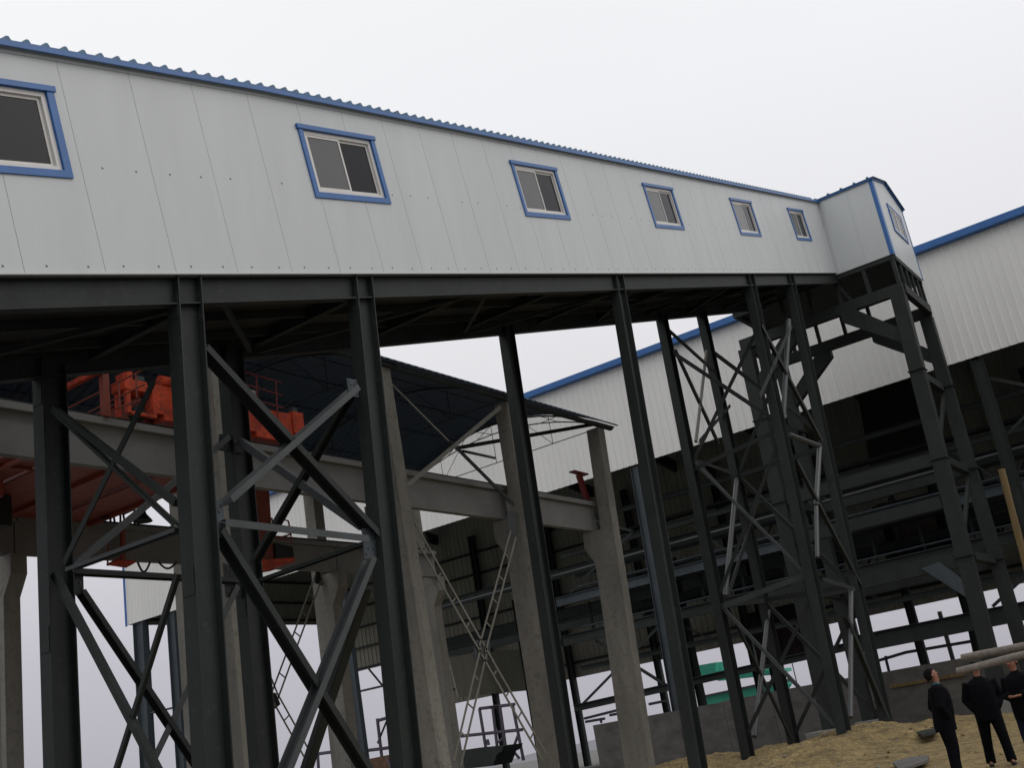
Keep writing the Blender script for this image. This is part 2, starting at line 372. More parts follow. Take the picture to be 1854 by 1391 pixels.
def brace(root, p, q, wpx, M=STEEL, up=(0, 1, 0), kind='l', name='brace'):
    d = ((Vector(p)+Vector(q))/2-Vector(CAM)).dot(Vector(_f)); w_ = wpx*d/FPX
    b = MB()
    if kind == 'l': b.lsec(p, q, w_, M, up)
    elif kind == 'box': b.beam(p, q, w_, w_, M, up)
    elif kind == 'c':
        b.beam(p, q, w_*.5, .012, M, up, 0, -w_/2); b.beam(p, q, w_*.5, .012, M, up, 0, w_/2); b.beam(p, q, .012, w_-.02, M, up, w_*.25)
    elif kind == 'tube': b.tube([p, q], w_/2, M, 12)
    return b.build(name, root)
def gusset(root, pts, d, M=STEEL2):
    b = MB(); b.prism(pts, d, M); o = b.build('gusset_plate', root); c = sum((Vector(p) for p in pts), Vector())/len(pts); B = MB()
    for p in pts:
        for f in (.35, .68):
            q = c+(Vector(p)-c)*f; B.tube([q-Vector(d).normalized()*.018, q], .016, SCREW, 6)
    B.build('bolt', o); return o
F_, B_ = 12.105, 15.6
tr = thing('steel_trestle', 'heavy four column steel trestle with thick cross braces, at the left under the gallery', 'trestle', 'trestles carrying the gallery')
cA = col(tr, 336, 560, 385, 1377, F_, .46, .28); cC = col(tr, 652, 530, 735, 1377, F_, .46, .28)
cB = col(tr, 90, 690, 113, 1380, B_, .46, .28); cC2 = col(tr, 428, 780, 478, 1380, B_, .46, .28)
def onc(c, z, dx=0, dy=0):
    t, q = c; r = t+(q-t)*((t.z-z)/(t.z-q.z)); return r+V(dx, dy, 0)
def zpx(c, y):   # height on column c at photo row y (approx)
    t, q = c; lo, hi = 0., 1.
    best = min(range(0, 201), key=lambda i: abs(_py(t+(q-t)*(i/200))-y)); return (t+(q-t)*(best/200)).z
def _py(p):
    d = np.array(p)-CAM; return 695.5-FPX*(d@UX)/(d@_f)
YU = (0, 1, 0); XU = (1, 0, 0)
# front plane braces
P = lambda x, y, Y=12.1: at(x, y, Y=Y)
brace(tr, P(366, 632), P(684, 975), 25, STEEL, YU, 'c')
brace(tr, P(642, 704, 12.02), P(410, 908, 12.02), 24, STEEL2, YU, 'c')
brace(tr, P(404, 948, 12.02), P(664, 977, 12.02), 13, STEEL2, YU, 'l')
brace(tr, P(394, 962), P(672, 1410), 26, STEEL, YU, 'c')
brace(tr, P(670, 1012, 12.02), P(508, 1415, 12.02), 25, STEEL2, YU, 'c')
gusset(tr, [P(376, 905), P(402, 905), P(410, 968), P(388, 980)], (0, .02, 0), STEEL3)
gusset(tr, [P(628, 685), P(646, 688), P(650, 720), P(632, 716)], (0, .02, 0), STEEL3)
gusset(tr, [P(656, 957), P(680, 957), P(684, 1012), P(660, 1012)], (0, .02, 0), STEEL3)
gusset(tr, [P(356, 616), P(370, 617), P(384, 640), P(357, 655)], (0, .02, 0), STEEL3)
# rear plane braces
Q = lambda x, y: at(x, y, Y=15.55)
brace(tr, Q(129, 1029), Q(414, 792), 11, STEEL2, YU, 'l')
brace(tr, Q(130, 1036), Q(432, 1053), 18, STEEL, YU, 'c')
brace(tr, Q(146, 1072), Q(372, 1410), 19, STEEL, YU, 'c')
brace(tr, Q(428, 1062), Q(262, 1404), 12, STEEL2, YU, 'l')
gusset(tr, [Q(128, 1008), Q(150, 1020), Q(152, 1075), Q(130, 1080)], (0, .02, 0), STEEL)
gusset(tr, [Q(398, 786), Q(438, 792), Q(440, 822), Q(394, 815)], (0, .02, 0), STEEL)
gusset(tr, [Q(404, 1020), Q(440, 1030), Q(446, 1085), Q(410, 1082)], (0, .02, 0), STEEL)
# transverse braces, between a front and a rear column
def tv(root, rear, front, yr, yf, wpx, M=STEEL, kind='l', dx=0):
    p = onc(rear, zpx(rear, yr), dx, -.12); q = onc(front, zpx(front, yf), dx, .12)
    return brace(root, p, q, wpx, M, XU, kind)
T1 = lambda x, y: at(x, y, X=10.55)
T2 = lambda x, y: at(x, y, X=14.6)
def ext(p, q, f): return q+(q-p)*f
brace(tr, T1(98, 741), T1(320, 912), 12, STEEL, XU, 'box'); brace(tr, T1(98, 745), T1(320, 952), 12, STEEL, XU, 'c')
brace(tr, T1(120, 1020), T1(280, 695), 12, STEEL, XU); brace(tr, T1(125, 1032), T1(322, 960), 15, STEEL2, XU, 'c')
p, q = T1(99, 1040), T1(283, 1391); brace(tr, p, ext(p, q, .25), 13, STEEL, XU)
p, q = T1(322, 1040), T1(212, 1391); brace(tr, p, ext(p, q, .2), 9, STEEL, XU)
brace(tr, T2(436, 800), T2(658, 955), 14, STEEL2, XU); brace(tr, T2(460, 1020), T2(642, 705), 17, STEEL, XU, 'c')
brace(tr, T2(466, 1054), T2(660, 985), 13, STEEL, XU, 'c'); p, q = T2(662, 1065), T2(548, 1415); brace(tr, p, q, 22, STEEL, XU, 'c')
setbase(tr)
tr = thing('steel_trestle', 'slender unbraced pair of dark steel columns under the middle of the gallery', 'trestle', 'trestles carrying the gallery')
col(tr, 1118, 523, 1262, 1377, F_, .44, .27); col(tr, 918, 610, 1030, 1380, B_, .44, .27); 
setbase(tr)
tr = thing('steel_trestle', 'tall four legged steel trestle with thin criss-cross bracing, standing in the sand heap', 'trestle', 'trestles carrying the gallery')
cF = col(tr, 1357, 513, 1528, 1325, F_, .5, .3); cG = col(tr, 1430, 512, 1608, 1325, F_, .5, .3)
cF2 = col(tr, 1198, 577, 1352, 1357, B_, .44, .3); cG2 = col(tr, 1271, 573, 1438, 1348, B_, .44, .3)
# rear face, seen between the rear legs
brace(tr, Q(1210, 600), Q(1294, 676), 7); brace(tr, Q(1221, 634), Q(1300, 805), 7); 
brace(tr, Q(1279, 636), Q(1260, 800), 6, LATT, YU, 'tube'); brace(tr, Q(1320, 735), Q(1264, 800), 6)
brace(tr, Q(1256, 832), Q(1376, 962), 6); brace(tr, Q(1334, 868), Q(1313, 1080), 9, PIPE, YU, 'tube')
brace(tr, Q(1262, 836), Q(1330, 860), 6); brace(tr, Q(1315, 1095), Q(1404, 1088), 8); brace(tr, Q(1318, 1100), Q(1432, 1340), 7)
brace(tr, Q(1376, 885), Q(1318, 1075), 7)
brace(tr, Q(1392, 1100), Q(1366, 1335), 9, PIPE, YU, 'tube')
# transverse faces
tv(tr, cF2, cF, 640, 760, 7); tv(tr, cF2, cF, 840, 600, 7); tv(tr, cF2, cF, 850, 780, 8); tv(tr, cF2, cF, 835, 1040, 5, STEEL2)
tv(tr, cF2, cF, 1100, 1040, 10, STEEL2); tv(tr, cF2, cF, 1102, 1320, 6, STEEL2); tv(tr, cF2, cF, 1080, 800, 7); tv(tr, cF2, cF, 1330, 1080, 7)
tv(tr, cG2, cG, 640, 780, 7); tv(tr, cG2, cG, 860, 590, 7); tv(tr, cG2, cG, 862, 810, 8); tv(tr, cG2, cG, 868, 1060, 7)
tv(tr, cG2, cG, 1090, 1060, 9); tv(tr, cG2, cG, 1095, 1300, 7); tv(tr, cG2, cG, 1330, 1090, 7)
# front face
G_ = lambda x, y: at(x, y, Y=12.05)
brace(tr, G_(1376, 590), G_(1486, 800), 9); brace(tr, G_(1428, 580), G_(1418, 760), 9, STEEL2, YU, 'tube')
brace(tr, G_(1428, 787), G_(1484, 808), 9, PIPE, YU, 'tube'); brace(tr, G_(1484, 808), G_(1478, 915), 9, PIPE, YU, 'tube'); brace(tr, G_(1478, 918), G_(1480, 1010), 8, PIPE, YU, 'tube')
brace(tr, G_(1440, 835), G_(1556, 1060), 9); brace(tr, G_(1541, 1068), G_(1540, 1300), 9, PIPE, YU, 'tube')
brace(tr, G_(1530, 1120), G_(1612, 1322), 12); brace(tr, G_(1486, 1050), G_(1545, 1068), 8); brace(tr, G_(1430, 590), G_(1372, 720), 8)
setbase(tr)
def kids_of(o):
    for c in C.objects:
        if c.parent is o: yield c; yield from kids_of(c)
LEAN = .19   # wall panels and windows stand square to the sloping floor, not plumb
for o in kids_of(gal):
    for v in o.data.vertices:
        h = v.co.z-zb(v.co.x)
        if h > 0:
            if v.co.x < X1-.35: v.co.x -= LEAN*h; v.co.z = zb(v.co.x)+h
            if v.co.x < 13 and h > .2: v.co.z -= (h/3.5)*.021*(13-v.co.x)
setbase(gal)

# ------------------------------------------------------------------ transfer house and its tower
th = thing('transfer_house', 'boxy white transfer house with blue trim, on the portal tower at the gallery end', 'building')
HX0, HX1, HY0, HY1, HZ0, HZ1, HR = 48.0, 52.8, 9.38, 17.2, 19.56, 23.28, 23.95
b = MB(); b.box((HX0, HY0+.06, HZ0), (HX0+.07, HY1, HZ1), WHITE)
for y in (10.6, 11.85): b.box((HX0-.004, y-.004, HZ0), (HX0-.001, y+.004, HZ1), SEAM)
b.build('side_wall', th)
b = MB(); xm = (HX0+HX1)/2
b.prism([(HX0+.003, HY0, HZ0), (HX1, HY0, HZ0), (HX1, HY0, HZ1), (xm, HY0, HR-.05), (HX0+.003, HY0, HZ1)], (0, .06, 0), WHITE); b.build('gable_wall', th)
b = MB(); b.box((HX1-.07, HY0+.063, HZ0), (HX1, HY1, HZ1), WHITE); b.box((HX0+.073, HY1-.07, HZ0), (HX1-.073, HY1, HZ1), WHITE); b.build('rear_wall', th)
b = MB()
for s0 in (0, 1):
    vs = []; fs = []; y = HY0-.14; pr = []
    while y < HY1+.1:
        for dy, dz in ((0, 0), (.22, 0), (.25, .08), (.31, .08), (.34, 0)): pr.append((y+dy, dz))
        y += .62
    for py, dz in pr:
        for xx, zz in (((HX0-.12, HZ1+.02), (xm, HR)) if s0 == 0 else ((xm, HR), (HX1+.12, HZ1+.02))):
            vs += [(xx, py, zz+dz+.03), (xx, py, zz)]
    for i in range(len(pr)-1):
        a = i*4; c = a+4; fs += [(a, c, c+2, a+2), (a+1, a+3, c+3, c+1), (a, a+1, c+1, c), (a+2, c+2, c+3, a+3)]
    b.add(vs, fs, BLUER)
b.build('roof_sheet', th)
b = MB(); t = .15
b.box((HX0-.02, HY0-.02, HZ0), (HX0+t+.15, HY0-.002, HZ1), BLUE); b.box((HX0-.02, HY0-.002, HZ0), (HX0-.002, HY0+t, HZ1-.06), BLUE)
b.box((HX1-.08, HY0-.02, HZ0), (HX1+.02, HY0-.002, HZ1), BLUE)
b.box((HX0-.09, HY0-.1, HZ1-.05), (HX0-.03, HY1, HZ1+.015), BLUE)
for sx in (-1, 1):
    b.beam(V(xm, HY0-.03, HR-.02), V(xm+sx*(HX1-xm+.1), HY0-.03, HZ1+.0), .05, .1, BLUE)
b.build('corner_trim', th)
b = MB(); wx0, wx1, wz0, wz1 = 49.68, 51.9, 21.2, 22.63; y = HY0
for a, c in (((wx0, y-.05, wz0), (wx1, y+.0, wz0+.12)), ((wx0, y-.05, wz1-.1), (wx1, y, wz1)), ((wx0, y-.05, wz0+.12), (wx0+.12, y, wz1-.1)), ((wx1-.12, y-.05, wz0+.12), (wx1, y, wz1-.1))):
    b.box(a, (c[0], c[1]-.002, c[2]), BLUE)
W = b.build('window', th)
b = MB(); a0, a1, c0, c1 = wx0+.125, wx1-.125, wz0+.125, wz1-.105
for q in ((a0, c0, a1, c0+.1), (a0, c1-.1, a1, c1), (a0, c0+.1, a0+.1, c1-.1), (a1-.1, c0+.1, a1, c1-.1), ((a0+a1)/2-.06, c0+.1, (a0+a1)/2+.06, c1-.1)): b.box((q[0], y-.03, q[1]), (q[2], y-.003, q[3]), PVC)
b.build('frame', W)
b = MB(); b.box((a0+.1, y-.014, c0+.1), ((a0+a1)/2-.06, y-.006, c1-.1), GL); b.box(((a0+a1)/2+.06, y-.014, c0+.1), (a1-.1, y-.006, c1-.1), GL); b.build('pane', W)
b = MB(); b.box((HX0+.075, HY0+.065, HZ0+.01), (HX1-.075, HY1-.075, HZ0+.1), DECK); b.build('floor_deck', th)
setbase(th)
tw = thing('transfer_tower', 'massive portal tower of box steel legs with haunches under the transfer house', 'tower')
zt = HZ0-.004
b = MB()
for X in (48.15, 52.6):
    b.beam((X, HY0+.05, zt-.1), (X, HY1, zt-.1), .2, .2, STEEL); b.beam((X, HY0+.05, 17.95), (X, HY1, 17.95), .3, .5, STEEL)
    y = HY0+.15
    while y < HY1: b.beam((X, y, 18.2), (X, y, zt-.2), .16, .16, STEEL, (1, 0, 0)); y += 1.32
for Y in (HY0+.1, HY1-.1):
    b.beam((48.26, Y, zt-.11), (52.49, Y, zt-.11), .18, .18, STEEL); b.beam((48.31, Y, 17.96), (52.44, Y, 17.96), .26, .44, STEEL)
    if Y < 12:
        for x in (49.0, 49.9, 50.8, 51.7): b.beam((x, Y, 18.18), (x, Y, zt-.2), .12, .12, STEEL, (1, 0, 0))
b.beam((48.15, 12.2, 19.3), (48.15, 11.7, 18.2), .12, .12, STEEL, (1, 0, 0))
b.build('head_frame', tw)
def leg(X, Ya, Yb, za, w1=.6):
    b = MB(); zl = hz(X, Yb); 
    b.beam((X, Yb, .5+zl), (X, Ya, za), w1, w1*.85, STEEL, (1, 0, 0))
    for z in (10.3, 6.2, 14.2): 
        y = Yb+(Ya-Yb)*(z-.5)/(za-.5); b.box((X-.36, y-.34, z-.02), (X+.36, y+.34, z+.02), STEEL)
    b.build('leg', tw)
leg(48.15, 9.72, 10.35, 17.68); leg(52.6, 9.7, 9.9, 17.68, .55); leg(48.15, 17.0, 17.35, 17.68, .62); leg(52.6, 17.0, 17.1, 17.68, .55)
def hb(p, q, w_=.45, d=.45, n='portal_beam'):
    b = MB(); b.beam(p, q, w_, d, STEEL); b.build(n, tw)
for X, zB in ((48.16, 17.7), (52.6, 17.7)):
    b = MB(); b.prism([(X-.2, 10.0, 16.2), (X-.2, 10.0, 15.5), (X-.2, 12.3, 17.35), (X-.2, 12.3, 17.69), (X-.2, 11.6, 17.69)], (.4, 0, 0), STEEL); b.build('haunch', tw); b = MB()
    b.prism([(X-.2, 16.75, 16.2), (X-.2, 16.75, 15.5), (X-.2, 14.4, 17.35), (X-.2, 14.4, 17.69), (X-.2, 15.1, 17.69)], (.4, 0, 0), STEEL); b.build('haunch', tw)
hb((48.15, 10.3, 10.35), (48.15, 17.0, 10.35), .35, .5); hb((48.15, 10.4, 8.55), (48.15, 17.0, 8.55), .35, .5); hb((48.15, 10.4, 6.15), (48.15, 17.0, 6.15), .35, .62)
for z in (14.2, 10.3, 6.2):
    for Y in (9.95, 17.05): hb((48.5, Y, z), (52.3, Y, z), .3, .35)
hb((52.6, 9.95, 10.3), (52.6, 16.8, 10.3), .3, .4); hb((52.6, 9.95, 6.1), (52.6, 16.8, 6.1), .3, .4)
b = MB(); b.prism([at(1668, 1030, X=47.9), at(1700, 1018, X=47.9), at(1752, 1056, X=47.9), at(1752, 1084, X=47.9)], (.12, 0, 0), STEEL3); b.build('haunch_plate', tw)
for (a, c) in (((48.2, 10.1, 10.2), (52.5, 9.9, 14.0)), ((48.2, 10.2, 6.4), (52.5, 9.9, 10.1))):
    b = MB(); b.lsec(a, c, .14, STEEL, YU); b.build('brace', tw)
setbase(tw)

# ------------------------------------------------------------------ concrete crane runway
def ccol(label, X, Y, corb, ztop=12.35, lean=0.0, up=.5, low=.92, wx=.5, M=CONC, grp='concrete columns of the crane runway'):
    """corb +1: corbel towards +Y, -1: towards -Y; outer face stays plumb"""
    t = thing('concrete_column', label, 'column', grp); yo = Y-corb*.25     # outer face
    def sec(z, y1, d=0): xx = X+lean*(z-12)/12; return [(xx-wx/2+d, yo+(d if corb > 0 else -d), z), (xx+wx/2-d, yo+(d if corb > 0 else -d), z), (xx+wx/2-d, y1, z), (xx-wx/2+d, y1, z)]
    b = MB(); yu = yo+corb*up; yl = yo+corb*low; yc = yo+corb*1.28
    up_z = 0 if corb > 0 else .35; lv = [(-.3, yl), (7.55+up_z, yl), (8.15+up_z, yc), (8.72+up_z, yc)]
    for (z0, a), (z1, c) in zip(lv[:-1], lv[1:]): b.hexa(sec(z0, a)+sec(z1, c), M)
    b.build('lower_shaft', t); b = MB(); b.hexa(sec(8.723+up_z, yu)+sec(ztop, yu), M); b.build('upper_shaft', t)
    b = MB()
    for z in (1.6, 2.9, 4.4, 5.8, 7.0, 9.8, 11.2):
        for dx in (-.1, .12):
            xx = X+lean*(z-12)/12+dx
            if corb > 0: b.box((xx-.014, yo-.006, z-.014), (xx+.014, yo-.001, z+.014), SCREW)
    if corb > 0: b.build('form_tie_hole', t)
    setbase(t)
KX = [11.38, 17.35, 23.45, 29.72, 35.6]
lab = ['near row concrete column cut by the left edge of the photo, beside the orange crane', 'near row concrete column just right of the thick left steel column', 'near row concrete column right behind the second thick steel column',
       'near row concrete column behind the slim rear gallery column, with ladder bracing at its corbel', 'near row end concrete column under the right tip of the canopy']
for i, X in enumerate(KX): ccol(lab[i], X, 19.0, 1, 12.5 if i else 12.2, [0, 0, -.3, .2, 1.1][i], up=.7 if i == 1 else .5, wx=.66 if i == 1 else .46)
FX = [18.05, 24.65, 31.05, 37.0]
lab = ['far row concrete column with stepped corbel at the lower left corner', 'far row tan concrete column just left of the thick front steel column', 'far row concrete column with the top of a ladder brace fixed to it', 'far row tan concrete column half behind the near one, right of the second steel trestle leg']
for i, X in enumerate(FX): ccol(lab[i], X, 29.2, -1, 12.6)
# girders with top flange, bay by bay
def cgird(Y, xa, xb, zt, label):
    t = thing('crane_girder', label, 'girder', 'concrete girders of the crane runway'); b = MB()
    b.box((xa+.02, Y-.1, zt-1.07), (xb-.02, Y+.1, zt-.16), CONCB); b.box((xa+.02, Y-.25, zt-.157), (xb-.02, Y+.25, zt), CONCB); b.build('web', t)
    b = MB(); b.box((xa, Y-.035, zt+.003), (xb, Y+.035, zt+.13), STEEL); b.build('rail', t); setbase(t)
nb = ['leftmost', 'second', 'third', 'fourth', 'fifth']
for i, (xa, xb) in enumerate(zip([5.5]+KX[:-1], KX[:-1]+[36.6])):
    cgird(19.72, xa, xb if i < 4 else 35.5, 9.82, ['pale concrete crane girder at the left photo edge, first bay of the near row', 'near row concrete girder carrying the left half of the orange crane', 'near row concrete girder behind the thick crossed steel braces', 'near row concrete girder crossed by the thin dark diagonal, left of the slim rear column', 'last near row concrete girder, with the red end stop on it'][i])
for i, (xa, xb) in enumerate(zip([8.0]+FX[:-1], FX)):
    cgird(28.45, xa, xb, 10.16, ['shaded far row girder at the left photo edge', 'shaded far row girder under the crane, above the orange platform', 'shaded far row girder beneath the operator cab', 'shaded far row girder behind the second trestle leg'][i])
es = thing('crane_end_stop', 'red T shaped end stop standing on the last near row girder', 'end stop')
b = MB(); b.hsec((35.35, 19.72, 9.83), (35.05, 19.72, 10.9), .2, .16, RED, XU); b.build('post', es)
b = MB(); b.beam((34.6, 19.72, 10.96), (35.6, 19.72, 10.93), .24, .05, RED); b.build('top_plate', es); setbase(es)
# K bracing
def lattice(root, p, q, gap=.3, M=LATT, dirv=None):
    b = MB(); a = (q-p).normalized(); s = Vector(dirv or (0, 1, 0)).cross(a).normalized()*gap/2
    b.lsec(p+s, q+s, .07, M, YU, .01); b.lsec(p-s, q-s, .07, M, YU, .01)
    n_ = max(2, int((q-p).length/.75))
    for i in range(1, n_): c = p+(q-p)*(i/n_); b.beam(c+s*.9, c-s*.9, .05, .012, M, YU)
    b.build('lattice_strut', root)
kb = thing('column_brace', 'ladder like crossed steel brace between two near row concrete columns, low centre', 'bracing', 'crossed braces of the crane runway')
K = lambda x, y, Y=18.95: at(x, y, Y=Y)
lattice(kb, K(744, 950), K(872, 1176)); lattice(kb, K(928, 968), K(872, 1176)); lattice(kb, K(874, 1180), K(984, 1372)); lattice(kb, K(874, 1180), K(826, 1385))
b = MB(); b.prism([K(858, 1160), K(886, 1160), K(890, 1196), K(860, 1196)], (0, .02, 0), STEEL2); b.build('gusset_plate', kb)
b = MB(); b.prism([K(918, 925), K(938, 930), K(938, 972), K(920, 968)], (0, .02, 0), STEEL2); b.build('gusset_plate', kb); setbase(kb)
kb = thing('column_brace', 'plain crossed angle brace above the near row girder, under the canopy edge', 'bracing', 'crossed braces of the crane runway')
brace(kb, K(706, 694), K(812, 800), 4, LATT); brace(kb, K(812, 800), K(928, 916), 8, STEEL); brace(kb, K(904, 738, 18.85), K(735, 880, 18.85), 8, LATT); setbase(kb)
kb = thing('column_brace', 'ladder like crossed steel brace between two far row concrete columns, beside the sky gap', 'bracing', 'crossed braces of the crane runway')
Kf = lambda x, y: at(x, y, Y=29.0)
lattice(kb, Kf(576, 1045), Kf(496, 1262), .33); lattice(kb, Kf(496, 1262), Kf(562, 1380), .33); lattice(kb, Kf(416, 1060), Kf(496, 1262), .33)
b = MB(); b.prism([Kf(486, 1252), Kf(500, 1256), Kf(508, 1276), Kf(494, 1288), Kf(482, 1270)], (0, .02, 0), STEEL); b.build('gusset_plate', kb)
b = MB(); b.prism([Kf(572, 1030), Kf(592, 1040), Kf(586, 1062), Kf(570, 1056)], (0, .02, 0), STEEL); b.build('gusset_plate', kb); setbase(kb)
# canopy: arched navy sheet on tied arches
cn = thing('canopy_roof', 'arched navy blue corrugated canopy on thin tied trusses over the crane runway', 'canopy')
def arch(t): y = 18.55+t*10.95; return y, 12.68+1.75*(1-(2*t-1)**2)
b = MB(); nx = 300; nt_ = 20; vs = []; fs = []
XA, XB = 5.0, 36.7
for i in range(nx+1):
    x = XA+(XB-XA)*i/nx; dz = .035 if i % 3 == 0 else 0
    for j in range(nt_+1): y, z = arch(j/nt_); vs.append((x, y, z+dz))
for i in range(nx):
    for j in range(nt_): a = i*(nt_+1)+j; fs.append((a, a+1, a+nt_+2, a+nt_+1))
b.add(vs, fs, SHEET); o = b.build('sheet', cn, fix=False); md = o.modifiers.new('thick', 'SOLIDIFY'); md.thickness = .03; md.offset = 1
for k_ in range(1, 6):
    b = MB(); t = k_/6; y, z = arch(t); b.beam((XA, y, z-.03), (XB-.1, y, z-.03), .03, .04, SHEET); b.build('purlin', cn)
for X in (12.0, 17.6, 23.8, 29.8, 36.3):
    b = MB(); pts = [arch(j/14) for j in range(15)]
    b.tube([(X, y, z-.13) for y, z in pts], .035, STEEL, 6); 
    for r_ in ((.38,) if X > 36 else ()):
        pp = [(X, y, z-.13-r_*math.sin(math.pi*min(1, max(0, (j+.0)/14)))) for j, (y, z) in enumerate(pts)]
        b.tube(pp, .025, LATT, 6)
        for j in range(1, 14): b.tube([(X, pts[j][0], pts[j][1]-.13), pp[j+(1 if j % 2 else -1) if 0 < j < 13 else j]], .014, LATT, 5)
    b.tube([(X, 18.9, 12.72), (X, 29.2, 12.72)], .018, STEEL, 5)
    for t in (.25, .5, .75): y, z = arch(t); b.tube([(X, y, z-.15), (X, y, 12.72)], .012, STEEL, 5)
    y, z = arch(.38); b.tube([(X, y, z-.15), (X, arch(.25)[0], 12.72)], .012, STEEL, 5); y, z = arch(.62); b.tube([(X, y, z-.15), (X, arch(.75)[0], 12.72)], .012, STEEL, 5)
    b.build('arch_truss', cn)
b = MB(); p0 = at(1073, 769, X=36.0); p1 = at(825, 812, X=29.8); b.beam(p0, p1, .1, .12, STEEL); b.build('roof_strut', cn)
b = MB(); p0 = at(838, 817, X=30.0); p1 = at(897, 830, X=36.2); b.beam(p0, p1, .07, .08, STEEL); b.build('roof_strut', cn)
b = MB(); b.box((XA, 18.65, 12.5), (XB-.3, 18.8, 12.62), STEEL); b.build('eave_beam', cn)
setbase(cn)
# ------------------------------------------------------------------ overhead crane
cr_ = thing('overhead_crane', 'bright orange bridge crane resting on the concrete runway, with railings and cab', 'crane')
def ob(name, boxes, M=ORANGE, par=None):
    b = MB()
    for lo, hi in boxes: b.box(lo, hi, M)
    return b.build(name, par or cr_)
for X in (16.2, 19.25): ob('bridge_beam', [((X-.28, 19.95, 10.06), (X+.28, 28.2, 10.72)), ((X-.36, 19.95, 10.02), (X+.36, 28.2, 10.057)), ((X-.36, 19.95, 10.723), (X+.36, 28.2, 10.76))], REDO)  # beams take the dull red: shade of the bridge underside put into colour
ob('walkway', [((16.62, 20.2, 10.12), (18.84, 28.2, 10.16)), ((19.66, 20.2, 10.12), (20.7, 28.2, 10.16)), ((14.75, 20.2, 10.12), (15.8, 28.2, 10.16)), ((17.55, 20.2, 10.0), (17.75, 28.2, 10.11)), ((15.0, 20.2, 10.0), (15.12, 28.2, 10.11)), ((20.3, 20.2, 10.0), (20.42, 28.2, 10.11))]+[((14.8, y_, 10.04), (15.8, y_+.08, 10.115)) for y_ in (21, 22.5, 24, 25.5, 27)], REDO)
for Y in (19.72, 28.45): 
    ob('end_truck', [((a_, c_, e_+dz_), (p_, q_, r_+dz_)) for dz_ in (0 if Y < 25 else .34,) for (a_, c_, e_), (p_, q_, r_) in [((16.0, Y-.2, 10.16), (17.3, Y+.2, 10.86)), ((17.303, Y-.16, 10.2), (18.197, Y+.16, 10.75)), ((18.2, Y-.2, 10.16), (20.3, Y+.2, 10.82)), ((20.303, Y-.24, 10.3), (20.7, Y+.24, 10.9)), ((16.2, Y-.22, 10.02), (16.9, Y+.22, 10.155)), ((19.0, Y-.22, 10.02), (20.0, Y+.22, 10.155))]])
    for X in (15.62, 20.55):
        zw = 10.13 if Y < 25 else 10.47; b = MB(); b.tube([(X, Y-.09, zw), (X, Y+.09, zw)], .18, STEEL, 20); b.build('wheel', cr_)
    ob('buffer_frame', [((a_, c_, e_+dz_), (p_, q_, r_+dz_)) for dz_ in (0 if Y < 25 else .34,) for (a_, c_, e_), (p_, q_, r_) in [((15.2, Y-.22, 10.05), (15.3, Y-.12, 10.6)), ((15.2, Y+.12, 10.05), (15.3, Y+.22, 10.6)), ((15.15, Y-.24, 10.603), (15.75, Y+.24, 10.85)), ((15.76, Y-.2, 10.7), (15.997, Y+.2, 10.8)), ((15.3, Y-.22, 10.03), (15.9, Y-.12, 10.1)), ((15.9, Y-.22, 10.03), (15.99, Y-.12, 10.69)), ((15.25, Y-.2, 10.853), (15.4, Y+.2, 11.05))]])
ob('motor', [((15.5, 19.5, 10.853), (15.7, 19.72, 10.98))], PIPE); ob('motor', [((20.35, 19.5, 10.903), (20.52, 19.65, 11.02))], PIPE)
b = MB(); b.tube([(16.2, 19.6, 11.0), (16.9, 19.6, 11.02)], .14, ORANGE, 14); b.build('drive_drum', cr_)
ob('control_box', [((18.75, 19.5, 10.95), (19.1, 19.7, 11.25))], LENS)
def rail_run(pts, hs=(.35, .7, 1.05), r=.022, M=RED, step=1.1):
    b = MB()
    for a, c in zip(pts[:-1], pts[1:]):
        a = Vector(a); c = Vector(c); n_ = max(1, round((c-a).length/step))
        for h in hs: b.tube([a+V(0, 0, h), c+V(0, 0, h)], r, M, 6)
        for i in range(n_+1): p = a+(c-a)*(i/n_); b.tube([p, p+V(0, 0, hs[-1])], r*1.2, M, 6)
    return b.build('handrail', cr_)
b = MB(); Z_ = lambda x, y: at(x, y, Y=19.45)
for pl in ([Z_(425, 669), Z_(510, 693)], [Z_(425, 690), Z_(511, 716)], [Z_(467, 726), Z_(514, 739)], [Z_(464, 680), Z_(467, 760)], [Z_(499, 690), Z_(503, 765)]): b.tube(pl, .02, RED, 6)
b.build('handrail', cr_)
b = MB(); Z_ = lambda x, y: at(x, y, X=14.7)
for pl in ([Z_(120, 741), Z_(262, 668)], [Z_(150, 752), Z_(262, 696)], [Z_(160, 757), Z_(262, 722)]): b.tube(pl, .022, REDO, 6)
for x_, y_ in ((246, 675), (215, 692)): b.tube([Z_(x_, y_), Z_(x_+2, y_+45)], .024, REDO, 6)
b.build('handrail', cr_)
b = MB(); b.beam(at(192, 755, X=14.6), at(187, 665, X=14.6), .14, .16, REDO, XU); b.build('mast', cr_)
b = MB(); b.beam(at(112, 706, X=14.4), at(185, 668, X=14.4), .12, .12, ORANGE); b.build('boom', cr_)
